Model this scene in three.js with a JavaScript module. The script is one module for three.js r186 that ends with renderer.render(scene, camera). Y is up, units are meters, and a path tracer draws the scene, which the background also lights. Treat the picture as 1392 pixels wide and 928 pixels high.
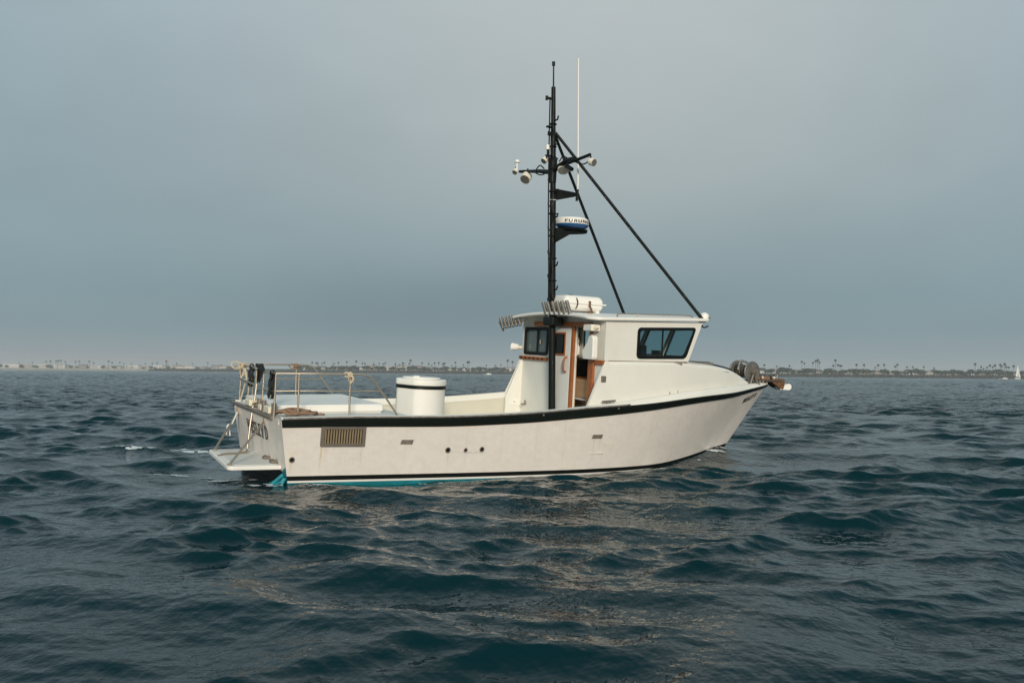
import * as THREE from 'three';
import { mergeGeometries } from 'three/addons/utils/BufferGeometryUtils.js';
import { RoundedBoxGeometry } from 'three/addons/geometries/RoundedBoxGeometry.js';
import { FontLoader } from 'three/addons/loaders/FontLoader.js';
import { TextGeometry } from 'three/addons/geometries/TextGeometry.js';

// ---------------------------------------------------------------- camera
const CAM_H = 1.508;
const camera = new THREE.PerspectiveCamera(40.73, 1392 / 928, 0.1, 9000);
camera.position.set(0, CAM_H, 0);
camera.rotation.set(Math.atan(42.8 / 1250), 0, 0.0086, 'XYZ');
const scene = new THREE.Scene();

// ---------------------------------------------------------------- sky (high fog over the sea, unseen upper part shaped darker and bluer for the water reflections)
const lerp = (a, b, t) => a + (b - a) * t, clamp = (x, a = 0, b = 1) => Math.min(b, Math.max(a, x));
const smooth = (a, b, x) => { const t = clamp((x - a) / (b - a)); return t * t * (3 - 2 * t); };
let seed = 20240611;
const rnd = () => { seed = (seed + 0x6D2B79F5) | 0; let t = Math.imul(seed ^ (seed >>> 15), 1 | seed); t = (t + Math.imul(t ^ (t >>> 7), 61 | t)) ^ t; return ((t ^ (t >>> 14)) >>> 0) / 4294967296; };
const rr = (a, b) => a + (b - a) * rnd();
const SUN = new THREE.Vector3(0.09, 0.29, 0.955).normalize();
{
  const W = 1024, H = 1024, data = new Float32Array(W * H * 4);
  const stops = [[-90, .30, .34, .35], [-2, .33, .36, .365], [0.5, .345, .375, .375], [1.3, .30, .358, .372], [2.6, .265, .343, .362], [4.5, .262, .350, .372], [8, .286, .374, .400], [12, .312, .397, .426], [22, .374, .46, .494], [33, .355, .455, .497], [52, .325, .44, .49], [90, .315, .43, .485]];
  const hash = (i, j) => { let h = Math.imul(i, 374761393) + Math.imul(j, 668265263); h = Math.imul(h ^ (h >>> 13), 1274126177); return ((h ^ (h >>> 16)) >>> 0) / 4294967296; };
  const vn = (x, y, px) => { const i = Math.floor(x), j = Math.floor(y), f = x - i, g = y - j, u = f * f * (3 - 2 * f), v = g * g * (3 - 2 * g), m = a => ((a % px) + px) % px; return lerp(lerp(hash(m(i), j), hash(m(i + 1), j), u), lerp(hash(m(i), j + 1), hash(m(i + 1), j + 1), u), v) - .5; };
  for (let j = 0; j < H; j++) {
    const el = ((j + .5) / H - .5) * 180, e = el * Math.PI / 180;
    let k = 1; while (k < stops.length - 1 && stops[k][0] < el) k++;
    const A = stops[k - 1], B = stops[k], t = smooth(A[0], B[0], el) * .5 + clamp((el - A[0]) / (B[0] - A[0])) * .5;
    for (let i = 0; i < W; i++) {
      const ph = ((i + .5) / W - .5) * Math.PI * 2, dx = Math.cos(ph) * Math.cos(e), dy = Math.sin(e), dz = Math.sin(ph) * Math.cos(e);
      let az = Math.atan2(dx, -dz) * 180 / Math.PI;
      const w = Math.exp(-(((az - 6) / 23) ** 2)) * smooth(3, 14, el) * (1 - smooth(45, 80, el));
      const lowc = 1 - .17 * Math.exp(-(((az + 3) / 15) ** 2) - ((el - 3.8) / 2.7) ** 2);      // the fog bank is thicker and darker behind the boat
      const sg = Math.max(0, dx * SUN.x + dy * SUN.y + dz * SUN.z) ** 3;
      const n = 1 + .055 * vn(i / W * 24, el / 7, 24) + .04 * vn(i / W * 64 + 9, el / 2.6 + 40, 64) + .022 * vn(i / W * 180 + 3, el / 1.1 + 80, 180);
      const q = (j * W + i) * 4;
      data[q] = lerp(A[1], B[1], t) * n * lowc * (.90 + .35 * w + .30 * sg + .055 * smooth(4, -24, az) * smooth(2.2, .4, el));
      data[q + 1] = lerp(A[2], B[2], t) * n * lowc * (.934 + .19 * w + .26 * sg);
      data[q + 2] = lerp(A[3], B[3], t) * n * lowc * (.97 + .10 * w + .20 * sg);
      data[q + 3] = 1;
    }
  }
  const sky = new THREE.DataTexture(data, W, H, THREE.RGBAFormat, THREE.FloatType);
  sky.mapping = THREE.EquirectangularReflectionMapping; sky.magFilter = sky.minFilter = THREE.LinearFilter; sky.needsUpdate = true;
  scene.background = sky; scene.environment = sky;
}
// veiled sun behind the camera
const sun = new THREE.DirectionalLight(new THREE.Color().setRGB(1, .885, .745), 3.05);
sun.position.copy(SUN).multiplyScalar(60).add(new THREE.Vector3(0, 0, -15)); sun.target.position.set(0, 0, -15);
sun.castShadow = true; sun.shadow.radius = 20; sun.shadow.mapSize.set(2048, 2048);
Object.assign(sun.shadow.camera, { left: -14, right: 14, top: 14, bottom: -14, near: 1, far: 140 });
scene.add(sun, sun.target);

const renderer = new THREE.WebGLRenderer({ antialias: true });
renderer.toneMapping = THREE.LinearToneMapping; renderer.toneMappingExposure = 1;
renderer.shadowMap.enabled = true;

// ---------------------------------------------------------------- helpers
const V = (x, y, z) => new THREE.Vector3(x, y, z);
const used = {};
const numbered = n => { const k = used[n] = (used[n] ?? -1) + 1; return k ? `${n}_${String(k).padStart(3, '0')}` : n; };
function mesh(name, geo, mat, parent) {
  const m = new THREE.Mesh(Array.isArray(geo) ? join(geo) : geo, mat); m.name = name; m.castShadow = m.receiveShadow = true; parent.add(m); return m;
}
function join(list) {
  const l = list.map(g => { g = g.index ? g.toNonIndexed() : g; const o = new THREE.BufferGeometry(); o.setAttribute('position', g.attributes.position); o.setAttribute('normal', g.attributes.normal); o.setAttribute('uv', g.attributes.uv ?? new THREE.BufferAttribute(new Float32Array(g.attributes.position.count * 2), 2)); return o; });
  return mergeGeometries(l);
}
const bx = (x0, x1, y0, y1, z0, z1) => new THREE.BoxGeometry(x1 - x0, y1 - y0, z1 - z0).translate((x0 + x1) / 2, (y0 + y1) / 2, (z0 + z1) / 2);
const rbx = (x0, x1, y0, y1, z0, z1, r = .015, s = 3) => new RoundedBoxGeometry(x1 - x0, y1 - y0, z1 - z0, s, r).translate((x0 + x1) / 2, (y0 + y1) / 2, (z0 + z1) / 2);
function rod(a, b, r0, r1 = r0, n = 12) {
  const d = b.clone().sub(a), g = new THREE.CylinderGeometry(r1, r0, d.length(), n);
  g.applyQuaternion(new THREE.Quaternion().setFromUnitVectors(V(0, 1, 0), d.clone().normalize())); const c = a.clone().add(b).multiplyScalar(.5); return g.translate(c.x, c.y, c.z);
}
const pipe = (pts, r, seg = 40, n = 10, tension = .3) => new THREE.TubeGeometry(new THREE.CatmullRomCurve3(pts, false, 'catmullrom', tension), seg, r, n, false);
function mirrorZ(g) {
  g = (g.index ? g.toNonIndexed() : g.clone()); const p = g.attributes.position, n = g.attributes.normal, u = g.attributes.uv;
  for (let i = 0; i < p.count; i++) { p.setZ(i, -p.getZ(i)); if (n) n.setZ(i, -n.getZ(i)); }
  for (const a of [p, n, u]) if (a) for (let i = 0; i < a.count; i += 3) for (let c = 0; c < a.itemSize; c++) { const t = a.array[(i + 1) * a.itemSize + c]; a.array[(i + 1) * a.itemSize + c] = a.array[(i + 2) * a.itemSize + c]; a.array[(i + 2) * a.itemSize + c] = t; }
  return g;
}
function grid(nu, nv, f, uvf) {            // surface from f(u,v) with u,v in 0..1
  const pos = [], uv = [], idx = [];
  for (let i = 0; i <= nu; i++) for (let j = 0; j <= nv; j++) { const p = f(i / nu, j / nv); pos.push(p.x, p.y, p.z); const q = uvf ? uvf(p, i / nu, j / nv) : [p.x, p.y]; uv.push(q[0], q[1]); }
  for (let i = 0; i < nu; i++) for (let j = 0; j < nv; j++) { const a = i * (nv + 1) + j, b = a + nv + 1; idx.push(a, b, a + 1, b, b + 1, a + 1); }
  const g = new THREE.BufferGeometry(); g.setAttribute('position', new THREE.Float32BufferAttribute(pos, 3)); g.setAttribute('uv', new THREE.Float32BufferAttribute(uv, 2)); g.setIndex(idx); g.computeVertexNormals(); return g;
}
function spline(xs, ys) {                   // monotone cubic
  const n = xs.length, d = [], m = [];
  for (let i = 0; i < n - 1; i++) d.push((ys[i + 1] - ys[i]) / (xs[i + 1] - xs[i]));
  m[0] = d[0]; m[n - 1] = d[n - 2]; for (let i = 1; i < n - 1; i++) m[i] = d[i - 1] * d[i] <= 0 ? 0 : 2 * d[i - 1] * d[i] / (d[i - 1] + d[i]);
  return x => { x = clamp(x, xs[0], xs[n - 1]); let i = 0; while (i < n - 2 && x > xs[i + 1]) i++; const h = xs[i + 1] - xs[i], t = (x - xs[i]) / h, t2 = t * t, t3 = t2 * t; return (2 * t3 - 3 * t2 + 1) * ys[i] + (t3 - 2 * t2 + t) * h * m[i] + (-2 * t3 + 3 * t2) * ys[i + 1] + (t3 - t2) * h * m[i + 1]; };
}
function tag(o, label, category, group, kind) { Object.assign(o.userData, { label, category }); if (group) o.userData.group = group; if (kind) o.userData.kind = kind; return o; }
// periodic value noise for textures
function noiseTex(size, fn, srgb = true, rep = true) {
  const d = new Uint8Array(size * size * 4);
  for (let j = 0; j < size; j++) for (let i = 0; i < size; i++) { const c = fn(i / size, j / size), q = (j * size + i) * 4; d[q] = clamp(c[0]) * 255; d[q + 1] = clamp(c[1]) * 255; d[q + 2] = clamp(c[2]) * 255; d[q + 3] = 255; }
  const t = new THREE.DataTexture(d, size, size, THREE.RGBAFormat); t.magFilter = THREE.LinearFilter; t.minFilter = THREE.LinearMipmapLinearFilter; t.generateMipmaps = true; if (rep) t.wrapS = t.wrapT = THREE.RepeatWrapping; if (srgb) t.colorSpace = THREE.SRGBColorSpace; t.needsUpdate = true; return t;
}
function pnoise(seed0) {
  const h = (i, j) => { let q = Math.imul(i + seed0 * 131, 374761393) + Math.imul(j + seed0 * 57, 668265263); q = Math.imul(q ^ (q >>> 13), 1274126177); return ((q ^ (q >>> 16)) >>> 0) / 4294967296; };
  return (u, v, n, n2 = n) => { const x = u * n, y = v * n2, i = Math.floor(x), j = Math.floor(y), f = x - i, g = y - j, a = f * f * (3 - 2 * f), b = g * g * (3 - 2 * g), m = (q, r) => ((q % r) + r) % r; return lerp(lerp(h(m(i, n), m(j, n2)), h(m(i + 1, n), m(j, n2)), a), lerp(h(m(i, n), m(j + 1, n2)), h(m(i + 1, n), m(j + 1, n2)), a), b); };
}
const PN = pnoise(3);
const fbm = (u, v, n) => PN(u, v, n) * .5 + PN(u, v, n * 2) * .27 + PN(u, v, n * 4) * .15 + PN(u, v, n * 8) * .08;
const lin2s = c => c <= .0031308 ? 12.92 * c : 1.055 * c ** (1 / 2.4) - .055;
const tone = (rgb, amt, n = 6) => noiseTex(160, (u, v) => { const k = 1 + amt * (fbm(u, v, n) - .5) * 2 + amt * .5 * (PN(u, v, 97) - .5); return rgb.map(c => lin2s(c * k)); });
const std = (rgb, rough, o = {}) => new THREE.MeshStandardMaterial({ color: new THREE.Color().setRGB(...rgb), roughness: rough, ...o });
const tex = (rgb, amt, rough, o = {}) => new THREE.MeshStandardMaterial({ map: tone(rgb, amt, o.n ?? 6), roughness: rough, metalness: o.metalness ?? 0 });

// ---------------------------------------------------------------- boat pose (needed by the water for the wake foam)
const boatPos = V(-3.780, 0.132, -13.467), boatRot = new THREE.Euler(THREE.MathUtils.degToRad(2.94), THREE.MathUtils.degToRad(28.65), THREE.MathUtils.degToRad(-1.28), 'YZX');
const boatQ = new THREE.Quaternion().setFromEuler(boatRot), boatM = new THREE.Matrix4().compose(boatPos, boatQ, V(1, 1, 1)), boatInv = boatM.clone().invert();

// ---------------------------------------------------------------- sea
{
  const waves = [];
  const main = THREE.MathUtils.degToRad(78);      // crests lie roughly across the view
  for (let i = 0; i < 110; i++) {
    const u = (i + rnd()) / 110, lam = 7.5 * Math.pow(.105 / 7.5, u), k = 2 * Math.PI / lam;
    const spread = lerp(.38, .95, u), th = main + (rnd() + rnd() + rnd() - 1.5) * 1.25 * spread + (rnd() < .12 ? 1.2 : 0);
    const slope = .042 * (lam > 3.6 ? .22 : lam > 2.2 ? .48 : lam > 1.4 ? .88 : lam > .9 ? 1.15 : lam > .45 ? 1.0 : lam > .22 ? .82 : .58);
    waves.push([k * Math.cos(th), -k * Math.sin(th), slope / k, rr(0, 6.283), lam, Math.cos(th), -Math.sin(th)]);
  }
  const nw = waves.length, KX = new Float64Array(nw), KZ = new Float64Array(nw), A = new Float64Array(nw), P = new Float64Array(nw), CX = new Float64Array(nw), CZ = new Float64Array(nw), LM = new Float64Array(nw), TN = 65536, ST = new Float32Array(TN), TK = TN / (2 * Math.PI);
  for (let i = 0; i < TN; i++) ST[i] = Math.sin(i / TK);
  waves.sort((a, b) => b[4] - a[4]); waves.forEach((w, i) => { KX[i] = w[0]; KZ[i] = w[1]; A[i] = w[2]; P[i] = w[3]; CX[i] = w[5]; CZ[i] = w[6]; LM[i] = w[4]; });
  // rings round a point a few metres behind the camera, fine where one looks and coarse elsewhere
  const OX = 0, OZ = 4, rad = [];
  for (let r = .2; r < 7.6; r += .4) rad.push(r);
  for (let r = 7.6; r < 6500;) { rad.push(r); r += .034 * Math.max(1, (r / 13) ** 1.36); }
  rad.push(8000);
  const ang = []; for (let a = -180; a < -38; a += 2) ang.push(a); for (let a = -38; a <= 38; a += .15) ang.push(a); for (let a = 40; a <= 180; a += 2) ang.push(a);
  const nr = rad.length, na = ang.length, pos = new Float32Array(nr * na * 3), uv = new Float32Array(nr * na * 2), foam = new Float32Array(nr * na);
  const foamSpots = [[-6.85, -17.55, .75, .42, 1], [-6.1, -17.35, .9, .2, .85], [-7.6, -17.9, .4, .25, .7], [-4.05, -12.95, .55, .07, .75], [-3.5, -12.75, .3, .06, .6], [-4.7, -13.1, .5, .06, .6], [-9.6, -20.5, .35, .14, .6], [4.15, -18.1, .2, .2, .7]];
  for (const [bx1, bz1, w, d, st] of [[8.75, .22, .16, .14, 1], [8.45, .45, .3, .1, .8], [7.6, .85, .4, .07, .6], [6.4, 1.3, .4, .05, .5], [4.2, 1.62, .5, .05, .45], [2.2, 1.62, .4, .05, .5], [.6, 1.6, .4, .06, .6], [-.2, 1.3, .35, .16, .75], [-.5, .6, .3, .12, .5]]) { const p = V(bx1, 0, bz1).applyMatrix4(boatM); foamSpots.push([p.x, p.z, w, d, st]); }
  const fn = pnoise(11); const tmp = V(0, 0, 0);
  const AMF = new Float64Array(nw), AMC = new Float64Array(nw); let wA = 0, wB = 0; while (LM[wA] >= 2.6) wA++; while (LM[wB] >= 1.1) wB++;
  let q = 0;
  for (let i = 0; i < nr; i++) {
    const r = rad[i], dr = i + 1 < nr ? rad[i + 1] - r : 1000;
    const fill = (arr, sp) => { let n = 0; for (; n < nw; n++) { if (LM[n] < sp * 2) break; arr[n] = A[n] * clamp((LM[n] - sp * 2) / (sp * 2)); } return n; };
    const cf = fill(AMF, Math.max(dr, r * .0026)), cc = fill(AMC, Math.max(dr, r * .035));
    for (let j = 0; j < na; j++, q++) {
      const a = ang[j] * Math.PI / 180, x = OX + r * Math.sin(a), z = OZ - r * Math.cos(a);
      const fineA = Math.abs(ang[j]) <= 38;
      let y = 0, X = 0, Z = 0;
      const fadeFar = 1 - smooth(700, 2500, r);
      const far = r > 32 && fineA ? Math.min(.26, .125 * dr) * smooth(32, 95, r) * fadeFar * (fn((j * .23 + i * 37.7) / 4096, .37, 4096, 1) + fn((j * .71 + i * 91.3) / 4096, .61, 4096, 1) - 1) * 1.5 : 0;      // short wavelets beyond the reach of the resolved chop
      // cat's paws: small waves stand up in patches and leave slicks between
      const pw = fn(x / 320 + .31, z / 210 + .17, 128) * .6 + fn(x / 320 + .77, z / 210 + .5, 320) * .4, small = .34 + 1.3 * smooth(.22, .78, pw), midw = .7 + .6 * fn(x / 500 + .13, z / 400 + .6, 128);
      // the hull takes the steepness out of the water right against it
      tmp.set(x, 0, z).applyMatrix4(boatInv); const bx0 = clamp(tmp.x, 0, 9.6), dH = Math.hypot(tmp.x - bx0, Math.max(0, Math.abs(tmp.z) - 1.4 * (1 - smooth(5, 9.6, bx0)))), damp = lerp(.16, 1, smooth(0, 1.5, dH));
      const AM = fineA ? AMF : AMC, n1 = fineA ? cf : cc;
      for (let w = 0; w < n1; w++) {
        const am = AM[w] * (w < wA ? 1 : w < wB ? midw : small), ti = ((KX[w] * x + KZ[w] * z + P[w]) * TK) | 0, cs = am * ST[(ti + 16384) & 65535], sn = am * ST[ti & 65535] * (w < wB ? .8 : .84);
        y += cs; X -= CX[w] * sn; Z -= CZ[w] * sn; if (w >= wA) Z += .42 * cs;
      }
      // gusts: broad patches of rougher and calmer water
      const g = (.78 + .5 * fbm(x / 70 + 10, z / 70 + 10, 7)) * damp * fadeFar;
      y += far; y *= g; X *= g; Z *= g; { const c = Math.abs(y) / .15, k = c > .05 ? Math.tanh(c) / c : 1; y *= k; X *= k; Z *= k; } y += 1.2 * (y * y - .003) * damp;      // crests peak, troughs flatten
      if (tmp.x > .3 && tmp.x < 8) y -= (.065 + .022 * smooth(2, 4.5, tmp.x)) * Math.exp(-((dH / .6) ** 2)) * smooth(.3, 1.6, tmp.x) * (1 - smooth(6, 7.6, tmp.x));      // hollow along the side
      // bow wave and stern hollow
      { const bwx = tmp.x - 8.5, side = Math.abs(tmp.z); y += .16 * Math.exp(-((bwx / .95) ** 2) - (side / .75) ** 2); }
      pos[q * 3] = x + X; pos[q * 3 + 1] = y; pos[q * 3 + 2] = z + Z;
      uv[q * 2] = x / 2.3; uv[q * 2 + 1] = z / 2.3;
      let fo = 0;
      for (const [fx, fz, fw, fd, st] of foamSpots) { const e = ((x - fx) / fw) ** 2 + ((z - fz) / fd) ** 2; if (e < 6) { const n = fn(x * .25 + 20, z * .8 + 20, 64) * .55 + fn(x * .8 + 7, z * 2.2 + 5, 128) * .45; fo = Math.max(fo, st * smooth(.42, .70, n * Math.exp(-e * .5) * 1.3)); } }
      foam[q] = fo;
    }
  }
  const idx = new Uint32Array((nr - 1) * (na - 1) * 6); let t = 0;
  for (let i = 0; i < nr - 1; i++) for (let j = 0; j < na - 1; j++) { const a = i * na + j, b = a + na; idx[t++] = a; idx[t++] = a + 1; idx[t++] = b; idx[t++] = b; idx[t++] = a + 1; idx[t++] = b + 1; }
  const g = new THREE.BufferGeometry(); g.setAttribute('position', new THREE.BufferAttribute(pos, 3)); g.setAttribute('uv', new THREE.BufferAttribute(uv, 2)); g.setIndex(new THREE.BufferAttribute(idx, 1)); g.computeVertexNormals();
  // ripples: each ring of the sea carries in its bump the waves that its mesh is too coarse to hold
  function ripples(N, tile, l0, l1, n, slope, spread) {
    const list = []; let H = 0;
    for (let i = 0; i < n; i++) { const lam = l0 * Math.pow(l1 / l0, (i + rnd()) / n), k = tile / lam, th = main + (rnd() + rnd() + rnd() - 1.5) * spread, a = Math.round(k * Math.cos(th)), b = Math.round(-k * Math.sin(th)), kk = Math.hypot(a, b) * 2 * Math.PI / tile || 1; list.push([a, b, rr(0, 6.283), slope / kk]); H += (slope / kk) ** 2; }
    H = Math.sqrt(H) * 2.2;
    const t = noiseTex(N, (u, v) => { let q = 0; for (const [a, b, p, m] of list) q += m * ST[Math.round(((a * u + b * v) + p / 6.28318) * TN) & 65535]; q = .5 + .5 * q / H; return [q, q, q]; }, false);
    return [t, 2 * H, tile];
  }
  const rings = [[0, 42, ripples(512, 2.3, .24, .026, 46, .019, 2.2)], [42, 150, ripples(768, 9, 1.0, .07, 54, .050, 1.5)], [150, 1e9, ripples(768, 30, 3.2, .25, 54, .066, 1.2)]];
  const nrm = g.attributes.normal.array;
  for (const [r0, r1, [bump, scale, tile]] of rings) { const gloss = r0 > 100 ? .34 : r0 > 10 ? .43 : .6;
    let i0 = 0, i1 = nr - 1; while (i0 < nr - 1 && rad[i0 + 1] <= r0) i0++; if (r1 < 1e8) while (i1 > 0 && rad[i1 - 1] >= r1) i1--; if (r0 > 0 && rad[i0] < r0) i0++;
    const n = i1 - i0 + 1, o = new THREE.BufferGeometry(), cut = (arr, k) => new THREE.BufferAttribute(arr.slice(i0 * na * k, (i1 + 1) * na * k), k), u = uv.slice(i0 * na * 2, (i1 + 1) * na * 2); for (let q = 0; q < u.length; q++) u[q] *= 2.3 / tile;
    o.setAttribute('position', cut(pos, 3)); o.setAttribute('normal', cut(nrm, 3)); o.setAttribute('uv', new THREE.BufferAttribute(u, 2)); o.setIndex(new THREE.BufferAttribute(idx.slice(0, (n - 1) * (na - 1) * 6), 1));
    const water = new THREE.MeshPhysicalMaterial({ color: new THREE.Color().setRGB(.0003, .0165, .0212), roughness: .035, ior: 1.333, specularIntensity: gloss, specularColor: new THREE.Color().setRGB(.62, .97, 1), bumpMap: bump, bumpScale: scale });
    const sea = mesh(numbered('sea'), o, water, scene); tag(sea, r0 ? (r0 < 100 ? 'darker streaked sea in the middle distance' : 'far sea reaching to the breakwater') : 'choppy dark teal sea round the boat', 'sea', null, 'structure');
  }
  // foam: the patches of broken water, a thin layer of bubbles lying on the waves
  const fp = []; const put = k => fp.push(pos[k * 3], pos[k * 3 + 1] + .006, pos[k * 3 + 2]);
  for (let i = 0; i < nr - 1; i++) for (let j = 0; j < na - 1; j++) { const a = i * na + j, b = a + na; for (const [p0, p1, p2] of [[a, a + 1, b], [b, a + 1, b + 1]]) if (foam[p0] + foam[p1] + foam[p2] > .95) { put(p0); put(p1); put(p2); } }
  const fg = new THREE.BufferGeometry(); fg.setAttribute('position', new THREE.Float32BufferAttribute(fp, 3)); fg.setAttribute('uv', new THREE.Float32BufferAttribute(new Float32Array(fp.length / 3 * 2), 2)); fg.computeVertexNormals();
  tag(mesh('sea_foam', fg, new THREE.MeshStandardMaterial({ color: new THREE.Color().setRGB(.55, .60, .61), roughness: .7 }), scene), 'thin white foam on the waves astern of the boat and along its waterline', 'foam', null, 'stuff');
  console.log('sea', nr, na, fp.length / 9);
}

// ---------------------------------------------------------------- far shore: land, breakwater, houses, palms, trees
const PXF = 1250, colX = (px, d) => (px - 696) / PXF * d;       // where a bearing seen in the photograph lies at distance d
const S = {
  land: tex([.17, .165, .12], .3, 1), scrub: tex([.055, .065, .035], .4, 1), rock: tex([.034, .034, .032], .5, .95, { n: 11 }),
  trunk: tex([.13, .11, .085], .3, 1), frond: tex([.030, .042, .020], .3, .8), leaf: tex([.035, .05, .024], .3, .9), roofs: [tex([.20, .12, .09], .2, .9), tex([.24, .22, .20], .2, .9), tex([.13, .12, .115], .2, .9), tex([.34, .32, .29], .2, .9)],
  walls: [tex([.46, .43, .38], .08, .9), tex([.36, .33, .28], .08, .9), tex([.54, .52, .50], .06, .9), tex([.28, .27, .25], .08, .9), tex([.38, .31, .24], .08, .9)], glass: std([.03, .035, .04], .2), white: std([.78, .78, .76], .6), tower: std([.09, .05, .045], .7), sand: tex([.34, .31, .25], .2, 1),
};
function shoreLand(name, label, pts, depth, hgt, mat) {          // pts: [px, distance]; a low bank rising from the water and running back
  const c = new THREE.CatmullRomCurve3(pts.map(([px, d]) => V(colX(px, d), 0, -d)));
  const g = grid(140, 6, (u, v) => { const p = c.getPoint(u), n = p.clone().setY(0).normalize(), k = [[0, -.6], [6, .8], [14, .45], [60, .7], [depth * .5, .9], [depth, 1]][Math.min(5, Math.round(v * 6))] ?? [depth * 1.4, 1]; const q = p.addScaledVector(n, k[0]); q.y = k[1] < 0 ? -1 : hgt * k[1] * (.8 + .4 * PN(u + .01 * v, v, 60)); return q; }, p => [p.x / 60, p.z / 60]);
  const m = mesh(name, g, mat, scene); return tag(m, label, 'land', null, 'structure');
}
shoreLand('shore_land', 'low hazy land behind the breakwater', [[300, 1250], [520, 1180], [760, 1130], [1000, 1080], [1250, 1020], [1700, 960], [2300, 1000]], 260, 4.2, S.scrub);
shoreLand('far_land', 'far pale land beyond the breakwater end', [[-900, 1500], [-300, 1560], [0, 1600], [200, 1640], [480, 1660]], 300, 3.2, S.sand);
{ // rock breakwater: a core and the boulders that face it
  const c = new THREE.CatmullRomCurve3([[203, 1240], [300, 1180], [520, 1090], [760, 1010], [1000, 940], [1250, 880], [1700, 840], [2200, 860]].map(([px, d]) => V(colX(px, d), 0, -d)));
  const b = new THREE.Group(); b.name = 'breakwater'; scene.add(b); tag(b, 'long dark rock breakwater lying low across the horizon', 'breakwater');
  mesh('core', grid(160, 4, (u, v) => { const p = c.getPoint(u), n = p.clone().setY(0).normalize(), e = smooth(0, .015, u), k = [[-4.5, -1], [-1.5, 2.1], [0, 2.6], [2, 2.4], [7, -1]][Math.round(v * 4)]; p.addScaledVector(n, k[0]); p.y = k[1] * (k[1] > 0 ? e : 1); return p; }, p => [p.x / 8, p.y / 8]), S.rock, b);
  const ig = new THREE.IcosahedronGeometry(1, 1), ip = ig.attributes.position; const js = new Map(); for (let i = 0; i < ip.count; i++) { const key = [ip.getX(i), ip.getY(i), ip.getZ(i)].map(a => a.toFixed(3)).join(); if (!js.has(key)) js.set(key, rr(.72, 1.18)); const k = js.get(key); ip.setXYZ(i, ip.getX(i) * k, ip.getY(i) * k * .8, ip.getZ(i) * k); } ig.computeVertexNormals();
  const N = 6500, im = new THREE.InstancedMesh(ig, S.rock, N), m4 = new THREE.Matrix4(), q = new THREE.Quaternion(), col = new THREE.Color(); im.name = 'boulders'; im.userData.kind = 'stuff'; im.castShadow = im.receiveShadow = true;
  for (let i = 0; i < N; i++) { const u = rnd() ** 1.15, p = c.getPoint(u), n = p.clone().setY(0).normalize(), t = rnd(); p.addScaledVector(n, lerp(-5.2, .6, t)); p.y = lerp(-.5, 2.6, t) * lerp(.5, 1, smooth(0, .02, u)) + rr(-.3, .35); const s = rr(.55, 1.25); q.setFromEuler(new THREE.Euler(rr(0, 6), rr(0, 6), rr(0, 6))); im.setMatrixAt(i, m4.compose(p, q, V(s * rr(.8, 1.5), s, s * rr(.8, 1.3)))); const k = rr(.6, 1.9); im.setColorAt(i, col.setRGB(k, k * .98, k * .94)); }
  b.add(im);
}
// palms: three kinds of crown, each palm its own object
function palmProto(h, nf, fl, droop) {
  const g = new THREE.Group(), tr = new THREE.TubeGeometry(new THREE.CatmullRomCurve3([V(0, -1, 0), V(.02 * h, h * .5, 0), V(.035 * h, h, .01 * h)]), 6, .24, 6); const t = mesh('trunk', tr, S.trunk, g);
  const parts = []; for (let i = 0; i < nf; i++) { const a = i * 2.39996, el = lerp(1.1, -.75, i / nf), L = fl * rr(.85, 1.15); parts.push(grid(4, 2, (u, v) => { const r = L * u, w = .55 * Math.sin(Math.PI * clamp(u * .9 + .08)) * (v - .5) * 2, y = r * Math.sin(el) - droop * u * u * L, x = r * Math.cos(el); return V(x * Math.cos(a) - w * Math.sin(a), y - Math.abs(w) * .45, x * Math.sin(a) + w * Math.cos(a)); })); }
  const cr = join(parts).translate(.035 * h, h, .01 * h); mesh('crown', cr, S.frond, g); return g;
}
const PP = [palmProto(13, 30, 2.1, .45), palmProto(16, 26, 1.9, .6), palmProto(10, 34, 2.4, .4)];
const palmText = { near: 'tall slender fan palm on the shore behind the rock breakwater', pair: 'fan palm in the close row of palms near the white sailboat', mid: 'small dark fan palm on the hazy shore seen past the cabin', far: 'faint hazy palm on the far pale land beyond the breakwater end' };
function palm(px, d, k, s, label, group) { label = (s > 1.04 ? 'extra tall ' : s < .86 ? 'short ' : 'mid-height ') + label.replace('tall slender ', 'slender ').replace('small dark ', 'dark '); const o = PP[k].clone(); o.name = numbered('palm_tree'); const y = d > 1400 ? 2.4 : 3; o.position.set(colX(px, d), y, -d); o.rotation.y = rr(0, 6.28); s *= .87; o.scale.set(s * rr(.9, 1.05), s * rr(.93, 1.07), s * rr(.9, 1.05)); scene.add(o); tag(o, label, 'palm tree', group); }
const palmsNear = [[1039, .9, 0], [1056, .82, 0], [1074, .78, 0], [1076, .7, 2], [1091, 1.05, 1], [1094, .95, 1], [1106, 1.0, 1], [1109, 1.12, 1], [1112, 1.18, 1], [1115, 1.05, 1], [1124, .62, 2], [1133, .95, 0], [1136, 1.15, 1], [1140, .9, 0], [1143, .98, 0], [1145, .94, 0], [1155, .66, 2], [1165, 1.0, 0], [1175, .95, 0], [1190, .75, 0], [1194, .98, 0], [1202, .98, 0], [1218, .95, 0], [1220, 1.05, 0], [1234, .85, 0], [1242, .88, 0], [1257, .85, 0], [1270, .8, 0], [1326, 1.12, 0]];
for (const [px, s, k] of palmsNear) palm(px, 1020 + rr(-15, 40), k, s, palmText.near, 'palms along the shore behind the breakwater');
for (const [px, s] of [[1335, .85], [1338, .7], [1343, .9], [1347, 1.0], [1350, .85], [1354, 1.08], [1360, 1.1], [1363, .95], [1366, 1.12], [1369, .9], [1372, .85], [1379, 1.0]]) palm(px, 1010 + rr(-10, 30), 0, s, palmText.pair, 'row of palms near the sailboat');
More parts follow.
